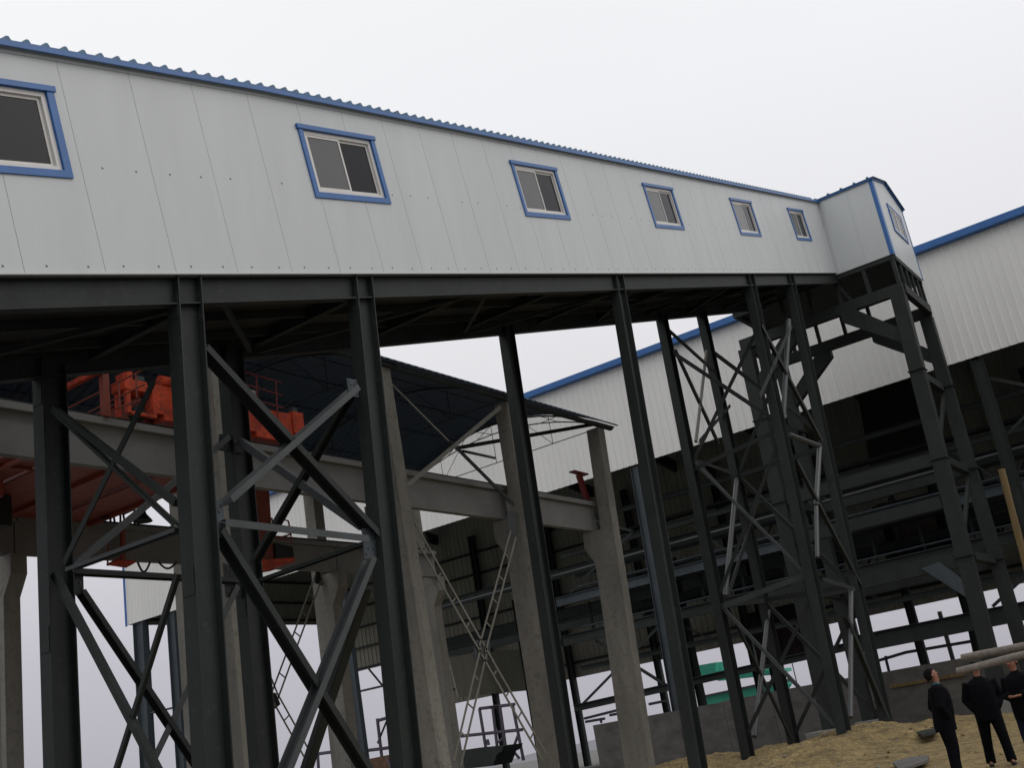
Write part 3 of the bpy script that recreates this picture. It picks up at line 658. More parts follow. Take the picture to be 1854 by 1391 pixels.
# cab hangs from the far end of the bridge on a red oxide mast
b = MB(); b.prism([at(457, 885, Y=26.8), at(487, 885, Y=26.8), at(494, 990, Y=26.8), at(498, 1032, Y=26.8), at(470, 1037, Y=26.8), at(462, 960, Y=26.8)], (0, .25, 0), REDO); b.build('cab_mast', cr_)
b = MB(); b.prism([at(470, 1037, Y=26.6), at(468, 1014, Y=26.6), at(534, 1010, Y=26.6), at(534, 1018, Y=26.6)], (0, 1.2, 0), ORANGE); b.build('cab_floor', cr_)
b = MB(); b.prism([at(498, 984, Y=26.7), at(530, 990, Y=26.7), at(533, 1013, Y=26.7), at(500, 1012, Y=26.7)], (0, .7, 0), STEEL); b.build('resistor_box', cr_)
b = MB(); D = lambda x, y: at(x, y, Y=26.65)
for pl in ([D(488, 940), D(492, 938), D(495, 958), D(500, 978)], [D(516, 942), D(522, 944), D(526, 962), D(527, 976), D(522, 978), D(504, 976)], [D(496, 960), D(527, 966)], [D(500, 976), D(526, 968)], [D(527, 975), D(528, 985)]): b.tube(pl, .03, REDO, 6)
b.build('handrail', cr_)
# collector platform hanging below the far girder at the left
b = MB(); D = lambda x, y, Y=28.0: at(x, y, Y=Y)
b.prism([D(194, 1024), D(216, 1014), D(248, 1018), D(228, 1029)], (0, .06, .05), ORANGE)
for a, c in ((D(195, 1025), D(195, 1012)), (D(195, 1012), D(197, 985))): b.tube([a, c], .03, REDO, 6)
b.beam(D(222, 1016), D(222, 960), .12, .12, REDO); b.build('collector_platform', cr_)
for a_, c_, s_ in ((249, 272, 1036), (287, 320, 1030)):
    b = MB(); b.tube([D(a_+(c_-a_)*i/10, 1018+(s_-1018)*math.sin(math.pi*i/10)) for i in range(11)], .035, RUBBER, 6, False); b.build('cable_loop', cr_)
b = MB(); D = lambda x, y: at(x, y, Y=27.2)
for pl in ([D(182, 940), D(196, 935), D(244, 920)], [D(218, 948), D(218, 922)], [D(244, 952), D(243, 912)], [D(200, 946), D(200, 934)], [D(208, 948), D(206, 936)], [D(222, 932), D(244, 922)], [D(226, 948), D(222, 925)]): b.tube(pl, .035, RUBBER, 6)
b.build('collector_arm', cr_)
b = MB(); p = D(258, 926); q = D(258, 944)
b.tube([p, p+(q-p)*.3, q], [.09, .12, .3], STEEL, 14); b.build('floodlight', cr_)
b = MB(); b.box((14.8, 26.0, 9.2), (16.5, 27.6, 10.0), STEEL); b.box((15.0, 24.6, 9.5), (15.4, 26, 9.9), REDO); b.build('trolley_box', cr_)
setbase(cr_)

# ------------------------------------------------------------------ big hall behind
hl = thing('industrial_hall', 'huge open sided hall with white ribbed cladding and a blue eave strip', 'hall')
XH, XK = 58.0, 82.0; HZb, HZt = 16.6, 22.75; HYa, HYb = -22.0, 75.9
def ribs(b, fixed, a, c, z0, z1, axis_, M, pitch=.42, out=-1, th=.03):
    """vertical trapezoid ribs; sheet in plane fixed, running a..c"""
    pr = []; t = a
    while t < c:
        for d_, o_ in ((0, 0), (pitch*.55, 0), (pitch*.66, .045), (pitch*.84, .045), (pitch*.95, 0)):
            if t+d_ <= c: pr.append((t+d_, o_))
        t += pitch
    pr.append((c, 0)); vs = []; fs = []
    for t, o_ in pr:
        f1 = fixed+out*o_
        for z in (z0, z1): vs.append((f1, t, z) if axis_ == 'Y' else (t, f1, z))
        for z in (z0, z1): vs.append((f1-out*th, t, z) if axis_ == 'Y' else (t, f1-out*th, z))
    for i in range(len(pr)-1):
        s_ = i*4; n_ = s_+4; fs += [(s_, n_, n_+1, s_+1), (s_+2, s_+3, n_+3, n_+2), (s_, s_+2, n_+2, n_), (s_+1, n_+1, n_+3, s_+3)]
    b.add(vs, fs, M)
b = MB(); ribs(b, XH, HYa, HYb, HZb, HZt, 'Y', CLAD); b.build('front_cladding', hl)
b = MB(); b.box((XH-.5, HYa, HZt-.02), (XH-.06, HYb+.1, HZt+.1), BLUE); b.box((XH-.5, HYa, HZt+.1), (XH-.42, HYb+.1, HZt+.34), BLUE); b.box((XH-.36, HYa, HZt+.103), (XH-.06, HYb+.1, HZt+.22), BLUE); b.build('eave_gutter', hl)
b = MB(); b.box((XH-.12, HYb-.02, HZb-.1), (XH-.05, HYb+.18, HZt), BLUE); b.build('corner_trim', hl)
b = MB(); b.prism([(XH-.3, HYa, HZt+.36), (XH-.3, HYa, HZt+.28), (70, HYa, HZt+2.0), (XK+.3, HYa, HZt+.28), (XK+.3, HYa, HZt+.36), (70, HYa, HZt+2.1)], (0, HYb-HYa, 0), BLUER); b.build('roof_sheet', hl)
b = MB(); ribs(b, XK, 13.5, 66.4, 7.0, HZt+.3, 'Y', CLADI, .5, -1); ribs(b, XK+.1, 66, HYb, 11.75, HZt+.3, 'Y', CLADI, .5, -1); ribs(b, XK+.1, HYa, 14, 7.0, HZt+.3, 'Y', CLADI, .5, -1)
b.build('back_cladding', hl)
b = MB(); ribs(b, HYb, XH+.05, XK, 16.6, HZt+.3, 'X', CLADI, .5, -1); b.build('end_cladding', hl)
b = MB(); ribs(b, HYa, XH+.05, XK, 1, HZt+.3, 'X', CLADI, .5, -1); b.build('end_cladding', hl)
b = MB()
for z in (8.2, 10.0, 11.9, 13.8, 15.7, 17.6, 19.5): b.beam((XK-.2, HYa, z), (XK-.2, 66 if z < 11.7 else HYb-.3, z), .08, .2, STEEL)
for z in (17.0, 18.6, 20.5): b.beam((XH+.2, HYb-.2, z), (XK-.3, HYb-.2, z), .08, .2, STEEL)
for z in (16.75, 18.5, 20.4): b.beam((XH+.14, HYa, z), (XH+.14, HYb-.3, z), .08, .18, STEEL)
b.build('girt', hl)
b = MB()   # inner cross wall hung between the bays
b.prism([at(812, 1190, Y=47), at(830, 1262, Y=47), at(966, 1250, Y=47), at(952, 1175, Y=47)], (0, .1, 0), CLADI); b.build('cross_wall', hl)
# roof beams and inner platforms
for Y in (-4, 4, 12.4, 20.5, 29, 37, 45, 53, 62, 70.6):
    b = MB(); b.beam((XH+.3, Y, 21.6), (70, Y, 23.3), .3, .9, STEEL); b.beam((70, Y, 23.3), (XK-.3, Y, 21.6), .3, .9, STEEL); b.build('rafter', hl)
def hcol(X, yt, yb, zt, zb_=0., h=.5, w_=.3, M=STEEL):
    b = MB(); b.hsec((X, yb, zb_), (X, yt, zt), h, w_, M, (0, 1, 0), .03, .02); return b.build('column', hl)
for Y in (-4, 3.2): hcol(XH+.2, Y, Y, 16.5)
hcol(XH+.2, 9.0, 9.2, 16.5, 0, .6, .35, STEEL); hcol(XH+.2, 20.3, 20.7, 16.5, 1.2, .6, .4, STEEL3); hcol(XH+.2, 28.9, 29.4, 16.5, 1.5, .5, .35, STEEL3)
for Y in (37, 45.2): hcol(XH+.2, Y, Y, 16.5, 0, .5, .35, STEEL)
hcol(XH+.2, 53, 52.7, 16.5, 0, .7, .4, STEEL3); hcol(XH+.2, 62, 62, 16.5, 0, .5, .35, STEEL3); hcol(XH+.2, 70.7, 70.7, 16.5, 0, .9, .5, STEEL3); hcol(XH+.2, 74.6, 74.7, 16.55, 0, 1.2, .6, STEEL3)
for Y in (-6, 2, 10, 18, 26, 34, 42, 50, 58, 66): hcol(XK-.5, Y, Y, 21, 0, .5, .4)
for Y in (8, 14.6, 17.6, 23.6, 26.4, 31.5, 44): hcol(66, Y, Y, 12, 0, .45, .4)
def hbeam(X, z, y0, y1, h, w_=.3, M=STEEL, n='platform_beam', z2=None):
    b = MB(); b.hsec((X, y0, z), (X, y1, z if z2 is None else z2), h, w_, M, (0, 0, 1), .04, .03); return b.build(n, hl)
hbeam(60, 10.2, -5, 37, .55, .3, STEEL3); hbeam(60, 7.8, -5, 37, .6, .3, STEEL); hbeam(60, 4.22, -8, 19.6, .88, .4, STEEL); hbeam(60, 4.2, 19.6, 37, .4, .4, STEEL, 'platform_beam', 3.78)
hbeam(64, 12.6, -8, 50, .6); hbeam(64, 9.2, -8, 50, .6); hbeam(72, 11.0, 0, 60, .7); hbeam(72, 14.0, 0, 60, .7)
for z, h_ in ((13.2, .35), (15.0, .3), (6.1, .3)): hbeam(61.5, z, -8, 37, h_, .2, STEEL)
hbeam(68, 8.6, -8, 40, .5, .3, STEEL); hbeam(68, 13.0, -8, 40, .5, .3, STEEL); hbeam(76, 9.4, -8, 60, .5, .3, STEEL)
for i_, Y in enumerate(np.arange(-6, 36, 2.6)):
    hcol(61.5, Y, Y, 10.0, 7.9, .14, .12)
    if i_ % 2: hcol(68, Y, Y, 13, 8.6, .2, .16)
    if i_ % 3 == 0:
        b = MB(); b.lsec((61.6, Y, 10.2), (61.6, Y+2.6, 13.1), .12, STEEL, XU); b.build('brace', hl)
        b = MB(); b.lsec((68.2, Y+2.6, 8.8), (68.2, Y, 12.8), .14, STEEL, XU); b.build('brace', hl)
    if i_ % 4 == 1:
        b = MB(); b.lsec((61.5, Y, 6.1), (61.5, Y+2.6, 7.8), .1, STEEL, XU); b.build('brace', hl)
for z in (11.2, 9.0, 14.1):
    b = MB(); b.tube([(63.5, -5, z), (63.5, 34, z+.05)], .09, STEEL, 8); b.build('service_pipe', hl)
b = MB(); b.box((69, 15, 8.9), (72, 19, 12.4), SOOT); b.build('bunker', hl); b = MB(); b.box((66.5, 24, 4.6), (69.5, 27.5, 7.6), SOOT); b.build('bunker', hl)
for z in (10.6, 10.95, 8.2, 8.5):
    b = MB(); b.tube([(61, -5, z), (61, 36, z)], .06, STEEL3, 8); b.build('service_pipe', hl)
b = MB(); b.tube([(59, -12, 11.9), (59, 50, 11.6)], .07, PIPE, 10); b.build('guard_pipe', hl)
b = MB(); b.box((60.4, -5, 10.5), (66, 36, 10.56), DECK); b.box((60.4, -5, 8.12), (66, 36, 8.18), DECK); b.build('platform_deck', hl)
for (a, c) in ((at(1240, 700, X=58.8), at(1300, 820, X=58.8)),): pass
for pa, pb in (((60.1, 36.5, 3.9), (60.1, 30.2, 7.5)), ((60.1, 34.8, 7.4), (60.1, 30.5, 3.9)), ((60.1, 36, 10.6), (60.1, 30.8, 13.2)), ((60.1, 36, 16), (60.1, 30.8, 13.2)),
               ((58.6, 9.3, 12.2), (58.6, 3.2, 15.8)), ((58.6, 9.3, 15.8), (58.6, 3.2, 12.2)), ((60.1, 53, 4), (60.1, 49, 9)), ((60.1, 49, 4), (60.1, 53, 9)), ((59.8, 12, 4.7), (59.8, 7, 7.6))):
    b = MB(); b.lsec(pa, pb, .16, STEEL, XU); b.build('brace', hl)
# flat panels standing inside the bay, as seen between the tower legs
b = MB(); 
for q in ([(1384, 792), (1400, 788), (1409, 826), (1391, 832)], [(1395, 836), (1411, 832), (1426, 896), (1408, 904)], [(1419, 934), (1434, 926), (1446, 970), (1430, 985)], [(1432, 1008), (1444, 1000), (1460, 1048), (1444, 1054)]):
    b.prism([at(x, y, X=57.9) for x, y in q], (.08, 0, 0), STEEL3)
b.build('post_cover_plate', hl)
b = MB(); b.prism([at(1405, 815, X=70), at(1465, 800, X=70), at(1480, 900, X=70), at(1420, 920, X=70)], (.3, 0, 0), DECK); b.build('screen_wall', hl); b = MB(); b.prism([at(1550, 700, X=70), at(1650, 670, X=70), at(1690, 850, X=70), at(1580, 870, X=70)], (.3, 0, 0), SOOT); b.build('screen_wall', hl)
for Y in (70.6,):
    b = MB(); b.tube([(XH+.2, 74.3, 9.4), (XH+.2, 71, 9.4)], .08, STEEL3, 8); b.build('guard_pipe', hl); b = MB(); b.tube([(XK-1, 62, 9.8), (XK-1, 74, 9.8)], .1, STEEL3, 8); b.build('guard_pipe', hl)
setbase(hl)
# plinths
def block(label, X, Y, z0, z1, sx=.9, sy=1.0):
    b = MB(); b.box((X-sx/2, Y-sy/2, z0), (X+sx/2, Y+sy/2, z1), CONCB)
    o = b.build('concrete_plinth'); md = o.modifiers.new('bevel', 'BEVEL'); md.width = .03; md.segments = 2
    tag(o, label, 'plinth', 'concrete plinths under steel columns')
block('grey cubic concrete plinth half buried in the sand heap, under the left portal leg', 47.85, 17.45, -.5, .5, 1.8, 1.3)
block('narrow concrete plinth between the two front trestle legs', 48.0, 15.3, -.2, .5, .7, .7)
block('pale tall concrete plinth left of the slim dark front column', 54.6, 28.5, -.4, 1.5, 1.0, 1.25); block('small high plinth on the retaining wall under a hall post', 57.6, 20.7, .8, 2.0, .7, .8)
block('concrete plinth under the right portal leg, behind the standing men', 48.15, 10.35, -.2, .52, 1.2, 1.2); block('concrete plinth behind the man in jeans', 52.6, 9.9, -.2, .52, 1.2, 1.2)
block('concrete plinth hidden farthest under the portal tower', 52.6, 17.1, -.2, .52, 1.1, 1.1)
rw = thing('retaining_wall', 'long dark stained concrete retaining wall behind the sand heap', 'wall')
b = MB(); n_ = 18; ys = [-14+(32.4+14)*i/n_ for i in range(n_+1)]
for a, c in zip(ys[:-1], ys[1:]): b.box((54, a+.008, -.4), (54.45, c-.008, 2.5+.15*math.sin(a*2)*.2), CONC2)
b.build('wall_panel', rw)
b = MB(); b.box((54.46, -14, -.4), (57.2, 32.35, 2.35), CONC2); b.build('backfill', rw); 
b = MB(); b.box((53.9, -14, 1.55), (53.99, 8, 1.68), WOOD); b.box((53.9, 12.8, 1.72), (53.99, 16.2, 1.86), WOOD); b.build('shutter_board', rw); setbase(rw)
# railings and distant pipework seen through the gaps
def rails(label, pls, r=.05, grp=None, name='pipe_railing', M=PURP, cat='railing'):
    t = thing(name, label, cat, grp)
    for pl in pls: b = MB(); b.tube(pl, r, M, 6); b.build('pipe', t)
    setbase(t)
D = lambda x, y, X=70: at(x, y, X=X)
rails('dark pipe railing seen through the lowest gap behind the retaining wall', [[D(1540, 1212), D(1640, 1182), D(1770, 1160)], [D(1603, 1190), D(1611, 1222)], [D(1606, 1190), D(1602, 1192)], [D(1757, 1150), D(1764, 1182)], [D(1768, 1150), D(1776, 1180)], [D(1757, 1152), D(1769, 1149)]], .09, 'pipe railings seen through the hall')
rails('double dark pipe railing in the gap beside the end concrete column', [[D(1058, 1302), D(1145, 1280)], [D(1060, 1308), D(1095, 1302)], [D(1089, 1310), D(1087, 1302)], [D(1104, 1296), D(1145, 1288)], [D(1125, 1307), D(1123, 1298)], [D(1175, 1276), D(1205, 1270)]], .09, 'pipe railings seen through the hall')
D = lambda x, y, X=60: at(x, y, X=X)
rails('purple-dark pipe frame of tall uprights beside the low ladder brace', [[D(868, 1284), D(932, 1276)], [D(868, 1284), D(880, 1358)], [D(892, 1282), D(900, 1352)], [D(905, 1280), D(918, 1372)], [D(928, 1278), D(948, 1378)], [D(834, 1334), D(946, 1322)], [D(885, 1350), D(882, 1340)], [D(903, 1345), D(912, 1337)], [D(923, 1372), D(938, 1332)], [D(922, 1352), D(940, 1374)], [D(888, 1282), D(905, 1280)]], .1, 'pipe frames standing behind the runway')
rails('dark pipe gate frame between the second steel leg and the concrete column', [[D(683, 1306), D(704, 1300)], [D(683, 1302), D(692, 1378)], [D(664, 1360), D(712, 1354)], [D(560, 1368), D(606, 1362)], [D(575, 1362), D(577, 1400)]], .11, 'pipe frames standing behind the runway')
hp = thing('dark_hopper', 'dark steel hopper low behind the pipe uprights', 'hopper')
b = MB(); b.prism([D(832, 1360, 56), D(912, 1352, 56), D(908, 1362, 56), D(900, 1366, 56), D(892, 1388, 56), D(836, 1394, 56)], (2, 0, 0), STEEL); b.build('bin', hp)
b = MB(); b.box((56.2, 37.6, -.2), (57.6, 39.2, .6), STEEL); b.build('support', hp); setbase(hp)
rp = thing('rusty_tank', 'rusty brown plate tank at the foot of the second trestle leg', 'tank')
b = MB(); b.prism([D(664, 1376, 50), D(722, 1364, 50), D(738, 1420, 50), D(672, 1430, 50)], (2, 0, 0), RUST); b.build('shell', rp)
b = MB(); b.tube([D(698, 1372, 49.5), D(712, 1400, 49.5)], .05, PURP, 6); b.build('ladder_rail', rp); setbase(rp)
gs = thing('green_shed', 'sea green sheet metal shed seen through the lower gaps of the hall', 'shed')
def gp(X, pts, d=4, M=GREEN, n='wall_sheet'):
    b = MB(); b.prism([at(x, y, X=X) for x, y in pts], (d, 0, 0), M); b.build(n, gs)
gp(96, [(1262, 1206), (1296, 1200), (1296, 1232), (1265, 1236)]); gp(96, [(1298, 1216), (1382, 1205), (1384, 1214), (1402, 1212), (1404, 1218), (1380, 1224), (1300, 1234)])
gp(95, [(1270, 1264), (1402, 1236), (1404, 1242), (1392, 1262), (1290, 1300), (1274, 1300)]); gp(94.8, [(1264, 1262), (1404, 1232), (1404, 1236), (1264, 1266)], 4, PIPE, 'roof_edge')
b = MB(); b.box((96.2, 22.6, -.4), (99.5, 44, 1.4), GREEN); b.build('base_wall', gs)
for y in (23.5, 31, 38, 43): b = MB(); b.box((97, y, 1.3), (97.3, y+.3, 7.2), STEEL); b.build('post', gs)
setbase(gs)
rt = thing('red_crane_mast', 'small red lattice mast seen through a gap left of the portal tower', 'mast')
b = MB(); D = lambda x, y: at(x, y, X=110)
p0, p1 = D(1429, 1180), D(1440, 1152)
for s_ in (-.4, .4): b.beam(p0+V(0, s_, 0), p1+V(0, s_, 0), .1, .1, RED)
for i in range(8): a = p0+(p1-p0)*(i/8); c = p0+(p1-p0)*((i+1)/8); b.beam(a+V(0, -.4, 0), c+V(0, .4, 0), .08, .08, RED)
b.beam(V(p0.x, p0.y, -.3), p0, .08, .08, STEEL, XU); b.build('lattice', rt); b = MB(); b.beam(D(1424, 1165), D(1441, 1160), .15, .15, RED); b.build('jib', rt); setbase(rt)

# ------------------------------------------------------------------ foreground poles, plank, debris
def pole(label, pts, r, M, cat='pole', name='scaffold_pole'):
    b = MB(); n_ = 14; P_ = []
    a, c = Vector(pts[0]), Vector(pts[1])
    for i in range(n_+1): P_.append(a+(c-a)*(i/n_)+V(0, 0, -.02*math.sin(math.pi*i/n_)+random.uniform(-.003, .003)))
    b.tube(P_, [r*random.uniform(.96, 1.04) for _ in P_], M, 16); o = b.build(name, smooth=False); tag(o, label, cat, 'poles and pipes'); return o
d = (at(1854, 1168, X=17)-at(1741, 1192, X=17)); a = at(1741, 1192, X=17); pole('dusty round pole, the upper of the two, over the heads of the men', (a, a+d*4), .05, POLE)
a = at(1733, 1217, X=16.6); d = at(1854, 1184, X=16.6)-a; pole('dusty round pole, the lower of the two, crossing a forehead', (a, a+d*4), .05, POLE)
a = at(1813, 850, X=30); d = at(1854, 1010, X=30)-a; pole('ochre wooden pole leaning upright at the right edge of the photo', (a, a+d*((a.z+.1)/abs(d.z))), .085, WOOD, 'pole', 'wooden_pole')
# trestle outside the frame that carries the pole ends
tz = thing('pole_rack', 'timber rack that carries the free ends of the two dusty poles', 'rack')
b = MB(); b.beam((16.3, 1.1, 1.60), (17.6, 1.1, 1.60), .12, .12, WOOD); b.build('crosshead', tz); 
for x in (16.4, 17.5): b = MB(); b.beam((x, 1.1, -.05), (x, 1.1, 1.54), .1, .1, WOOD, XU); b.build('leg', tz)
setbase(tz)
pl = MB(); q = [at(1617, 1385, Z=.06), at(1650, 1376, Z=.06), at(1682, 1372, Z=.06), at(1680, 1382, Z=.06), at(1630, 1400, Z=.06)]
pl.prism(q, (0, 0, .05), CONC2); o = pl.build('board'); tag(o, 'grey board lying on the sand in front of the first man', 'board')
pl = MB(); q = [at(1642, 1322, Z=.25), at(1690, 1313, Z=.25), at(1698, 1328, Z=.25), at(1672, 1336, Z=.25)]
pl.prism(q, (0, 0, .07), STEEL); o = pl.build('steel_plate'); tag(o, 'dark steel plate lying on the sand behind the first man', 'plate')
rb = MB()
for i in range(170):
    x = random.uniform(17, 46); y = random.uniform(.25, .46)*x+random.uniform(-2, 2); r = random.uniform(.012, .05)*(1.4 if x > 30 else 1)
    z = hz(x, y); c = [V(random.uniform(-1, 1), random.uniform(-1, 1), random.uniform(-.8, .8)).normalized()*r*random.uniform(.7, 1.2) for _ in range(6)]
    base = V(x, y, z+r*.3)
    rb.add([base+V(r, 0, 0)+c[0]*.3, base+V(-r, 0, 0)+c[1]*.3, base+V(0, r, 0)+c[2]*.3, base+V(0, -r, 0)+c[3]*.3, base+V(0, 0, r)+c[4]*.3, base+V(0, 0, -r)+c[5]*.3],
           [(0, 2, 4), (2, 1, 4), (1, 3, 4), (3, 0, 4), (2, 0, 5), (1, 2, 5), (3, 1, 5), (0, 3, 5)], random.choice([SAND, CONC, SAND, SAND]))
o = rb.build('clods'); tag(o, 'loose clods and stones scattered over the sand', 'rubble', kind='stuff')
lt = MB(); p = at(1640, 1365, Z=.03); lt.box((p.x-.05, p.y-.06, .02), (p.x+.06, p.y+.05, .06), PIPE); lt.box((p.x+.07, p.y-.03, .02), (p.x+.12, p.y+.12, .05), GREEN)
o = lt.build('litter'); tag(o, 'pale scrap of litter on the sand before the first man', 'litter')

# ------------------------------------------------------------------ people
def skinmesh(name, nodes, edges, M, parent, sub=2, scale=1.0):
    """nodes: list of (co, rx, ry); first node is the root"""
    me = bpy.data.meshes.new(name); me.from_pydata([n_[0] for n_ in nodes], edges, [])
    o = bpy.data.objects.new(name, me); C.objects.link(o); o.parent = parent
    me.materials.append(M)
    md = o.modifiers.new('skin', 'SKIN'); md.use_smooth_shade = True; md.branch_smoothing = .4
    for i, n_ in enumerate(nodes): me.skin_vertices[0].data[i].radius = (n_[1]*scale, n_[2]*scale); me.skin_vertices[0].data[i].use_root = (i == 0)
    s2 = o.modifiers.new('sub', 'SUBSURF'); s2.levels = sub; s2.render_levels = sub
    return o
def person(label, loc, face, H=1.70, lean=0.0, headtilt=0.0, arms='down', stride=.12, jeans=False, headturn=0.0, collar=False):
    """figure faces local +X; face = heading; built at 1.70 m then scaled"""
    t = thing('person', label, 'person')
    k_ = H/1.70
    def S(x, y, z):
        lx = lean*max(0, z-.9); return (x+lx, y, z)
    hipz, shz = .90, 1.40
    hands = {}
    J = {'pel': S(0, 0, .93), 'bel': S(.015, 0, 1.06), 'che': S(0.01, 0, 1.26), 'nb': S(-.005, 0, 1.43), 'nk': S(.01, 0, 1.49)}
    for s_, n_ in ((1, 'l'), (-1, 'r')):
        J['hip'+n_] = S(0, .095*s_, .90); J['kn'+n_] = S(.02+stride*.35*s_, .13*s_, .49); J['an'+n_] = S(stride*s_*.7-.02, .155*s_, .09)
        J['toe'+n_] = S(stride*s_*.7+.15, .17*s_, .035); J['sh'+n_] = S(-.01, .185*s_, 1.385)
        if arms == 'down': J['el'+n_] = S(-.03, .245*s_, 1.10); J['wr'+n_] = S(.05, .25*s_, .86); dirh = V(.25, -.05*s_, -1)
        elif arms == 'pocket': J['el'+n_] = S(-.07, .285*s_, 1.11); J['wr'+n_] = S(.03, .18*s_, .94); dirh = V(.1, -.45*s_, -1)
        else: J['el'+n_] = S(.0, .26*s_, 1.10); J['wr'+n_] = S(.20, .10*s_, 1.10); dirh = V(.35, -.9*s_, .05)
        hands[n_] = (Vector(J['wr'+n_]), dirh.normalized(), s_)
    hd = Vector(J['nk'])
    # bare body (one continuous surface)
    names = ['pel', 'bel', 'che', 'nb', 'nk', 'hipl', 'knl', 'anl', 'toel', 'hipr', 'knr', 'anr', 'toer', 'shl', 'ell', 'wrl', 'shr', 'elr', 'wrr']
    rad = dict(pel=(.09, .08), bel=(.09, .08), che=(.10, .08), nb=(.07, .065), nk=(.055, .055), hip=(.06, .06), kn=(.045, .045), an=(.036, .036), toe=(.03, .026), sh=(.045, .045), el=(.036, .036), wr=(.028, .028))
    def rd(n_, g=1.0, a=0.0):
        r_ = rad.get(n_) or rad[n_[:-1]]; return r_[0]*g+a, r_[1]*g+a
    E_ = [(0, 1), (1, 2), (2, 3), (3, 4), (0, 5), (5, 6), (6, 7), (7, 8), (0, 9), (9, 10), (10, 11), (11, 12), (2, 13), (13, 14), (14, 15), (2, 16), (16, 17), (17, 18)]
    nodes = [(J[n_],)+rd(n_) for n_ in names]; edges = list(E_)
    # head: neck -> skull chain, tilted
    T = Matrix.Rotation(-headtilt, 3, 'Y') ; Tz = Matrix.Rotation(headturn, 3, 'Z')
    def HD(x, y, z): return tuple(hd+Tz @ (T @ V(x, y, z)))
    base = len(nodes)
    nodes += [(HD(.01, 0, .05), .055, .058), (HD(.022, 0, .10), .074, .085), (HD(.012, 0, .165), .078, .10), (HD(0, 0, .205), .055, .07)]
    edges += [(4, base), (base, base+1), (base+1, base+2), (base+2, base+3)]
    # hands with fingers
    for n_, ni in (('l', 15), ('r', 18)):
        w_, dh, s_ = hands[n_]; side = dh.cross(V(0, 1, 0)) if abs(dh.y) < .7 else dh.cross(V(0, 0, 1)); side.normalize(); nor = dh.cross(side)
        b0 = len(nodes); nodes += [(tuple(w_+dh*.055), .036, .02)]; edges.append((ni, b0))
        for fi, (off, ln) in enumerate(((-.027, .062), (-.009, .072), (.009, .068), (.027, .052))):
            i0 = len(nodes); nodes += [(tuple(w_+dh*.095+side*off), .010, .010), (tuple(w_+dh*(.095+ln*.5)+side*off*1.1+nor*.008), .009, .009), (tuple(w_+dh*(.095+ln*.9)+side*off*1.1+nor*.026), .008, .008)]
            edges += [(b0, i0), (i0, i0+1), (i0+1, i0+2)]
        i0 = len(nodes); nodes += [(tuple(w_+dh*.04-side*.04), .011, .011), (tuple(w_+dh*.08-side*.058+nor*.01), .009, .009)]; edges += [(ni, i0), (i0, i0+1)]
    body = skinmesh('body', nodes, edges, SKIN, t, 2)
    # face
    b = MB(); b.tube([HD(.088, 0, .135), HD(.112, 0, .105), HD(.086, 0, .098)], [.008, .016, .010], SKIN, 8)
    b.build('nose', t, True)
    for s_ in (1, -1):
        b = MB(); b.tube([HD(.083, .030*s_, .130), HD(.091, .030*s_, .130)], [.011, .008], HAIR, 8); b.build('eye', t, True)
        b = MB(); b.tube([HD(.005, .078*s_, .142), HD(-.004, .092*s_, .125), HD(.002, .08*s_, .10)], [.012, .016, .009], SKIN, 8); b.build('ear', t, True)
    b = MB(); b.tube([HD(.086, -.022, .068), HD(.094, 0, .070), HD(.086, .022, .068)], .0055, RED, 6); b.build('mouth', t, True)
    # hair cap: upper/back shell of an ellipsoid
    b = MB(); vs = []; fs = []; nu, nv = 16, 10
    for i in range(nv+1):
        ph = math.pi*.56*i/nv
        for j in range(nu):
            th_ = 2*math.pi*j/nu; x = math.sin(ph)*math.cos(th_); y = math.sin(ph)*math.sin(th_); z = math.cos(ph)
            dn = .9 if x < 0 else .42
            zz = z if z > 0 else z*dn
            if x > .35: zz = max(zz, .30+.1*x)
            r_ = 1+.035*noise.noise(V(x*5, y*5, z*5))
            vs.append(HD(-.002+x*.104*r_, y*.084*r_, .150+zz*.105*r_-(.05 if (x < -.3 and z < .25) else 0)))
    for i in range(nv):
        for j in range(nu): fs.append((i*nu+j, (i+1)*nu+j, (i+1)*nu+(j+1) % nu, i*nu+(j+1) % nu))
    b.add(vs, fs, HAIR); b.build('hair', t, True)
    # jacket and trousers: lofted shells fused by a voxel remesh
    def loft(b, rings, M, n=20):
        vs = []; fs = []
        for c, rx, ry in rings:
            for i in range(n): a_ = 2*math.pi*i/n; vs.append((c[0]+math.cos(a_)*rx, c[1]+math.sin(a_)*ry, c[2]))
        for j in range(len(rings)-1):
            for i in range(n): fs.append((j*n+i, j*n+(i+1) % n, (j+1)*n+(i+1) % n, (j+1)*n+i))
        fs += [tuple(range(n))[::-1], tuple((len(rings)-1)*n+i for i in range(n))]; b.add(vs, fs, M)
    def fuse(o, vx=.014):
        md = o.modifiers.new('fuse', 'REMESH'); md.mode = 'VOXEL'; md.voxel_size = vx; md.use_smooth_shade = True
        sm = o.modifiers.new('soft', 'SMOOTH'); sm.factor = .5; sm.iterations = 4
    b = MB()
    loft(b, [(S(0, 0, .74), .165, .215), (S(0, 0, .88), .168, .222), (S(0.015, 0, 1.02), .168, .208), (S(0.02, 0, 1.14), .165, .212), (S(.015, 0, 1.27), .160, .225), (S(0, 0, 1.37), .140, .222), (S(-.005, 0, 1.425), .10, .165), (S(0, 0, 1.465), .07, .078)], SUIT)
    for n_ in 'lr':
        sh, e_, w_ = Vector(J['sh'+n_]), Vector(J['el'+n_]), Vector(J['wr'+n_]); w2 = e_+(w_-e_)*.96
        b.tube([sh+V(0, 0, .01), sh+(e_-sh)*.5, e_, e_+(w2-e_)*.5, w2], [.092, .084, .075, .068, .062], SUIT, 14)
    fuse(b.build('jacket', t, True))
    b = MB(); TM = JEANS if jeans else SUIT
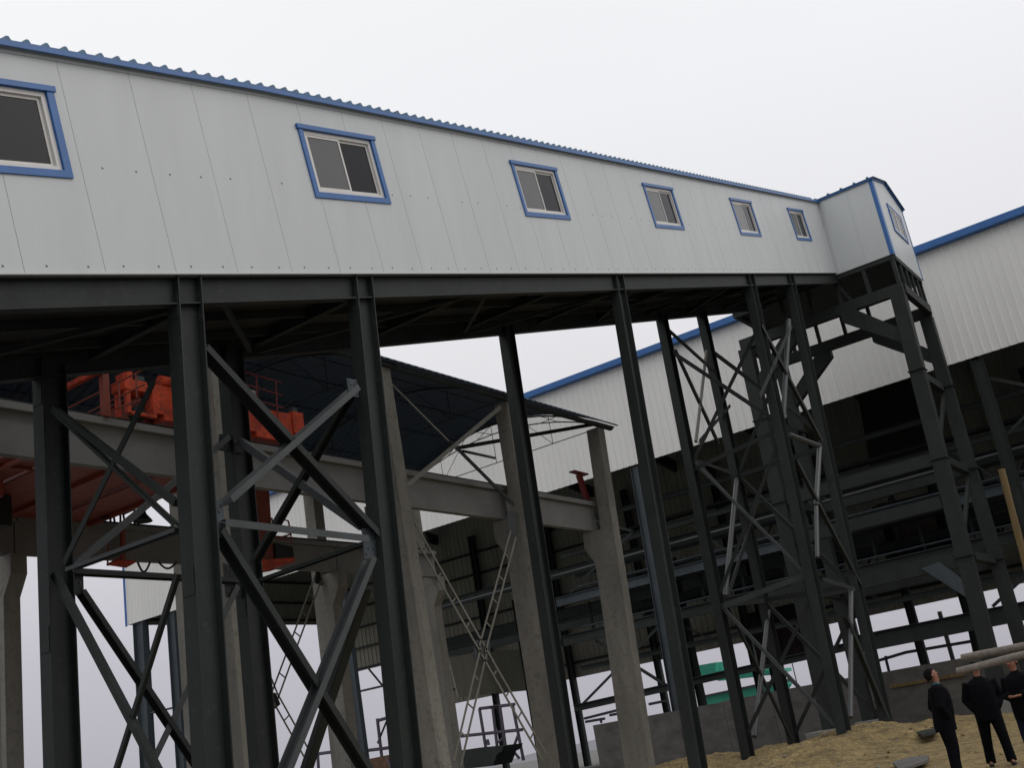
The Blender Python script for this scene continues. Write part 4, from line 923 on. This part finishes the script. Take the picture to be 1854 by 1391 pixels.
    loft(b, [(S(0, 0, .80), .105, .155), (S(0, 0, .90), .112, .160), (S(0, 0, 1.0), .105, .15)], TM)
    for n_ in 'lr':
        h_, kn, a = Vector(J['hip'+n_]), Vector(J['kn'+n_]), Vector(J['an'+n_])
        b.tube([h_+V(0, 0, .02), h_+(kn-h_)*.5, kn, kn+(a-kn)*.5, a+V(.01, 0, -.03)], [.115, .105, .09, .082, .085], TM, 14)
    fuse(b.build('trousers', t, True))
    for n_ in 'lr':
        a = Vector(J['an'+n_]); q = Vector(J['toe'+n_]); skinmesh('shoe', [(tuple(a+V(-.04, 0, -.04)), .045, .045), (tuple((a+q)/2+V(.01, 0, -.03)), .05, .038), (tuple(q+V(.02, 0, 0)), .043, .028)], [(0, 1), (1, 2)], SHOE, t, 2)
    b = MB(); n0 = Vector(J['nb']); b.tube([n0+V(-.005, 0, .0), n0+V(0, 0, .035), n0+V(.006, 0, .065)], [.082, .072, .066], SHIRT if collar else SUIT, 14); b.build('collar', t, True)
    t.location = loc; t.rotation_euler = (0, 0, face); t.scale = (k_,)*3
    return t
SKINZ = 0
pa = at(1724, 1400, Z=0)
def stand(px, hy, dist_x, H):
    """place so that the head top reads at photo (px,hy) with the feet on the ground"""
    best = min((abs(_py((X_, at(px, hy, X=X_)[1], hz(X_, at(px, hy, X=X_)[1])+H))-hy), X_) for X_ in np.arange(12, 40, .05)); X_ = best[1]
    return V(X_, at(px, hy, X=X_)[1], hz(X_, at(px, hy, X=X_)[1]))
def feet(px, py, z=0.0):
    p = at(px, py, Z=z); return V(p.x, p.y, hz(p.x, p.y))
person('man in a black suit seen side-on, head tipped back, looking up at the gallery', feet(1738, 1412), R(-62), 1.74, .07, R(26), 'pocket', .05, False, 0, True)
person('man in a black suit with legs apart, forehead hidden behind the lower pole', feet(1816, 1388), R(197), 1.72, 0, R(8), 'pocket', .22, False, R(15))
person('man in dark jacket and blue trousers at the right edge of the photo', feet(1888, 1386), R(160), 1.72, 0.02, 0, 'front', .1, True)
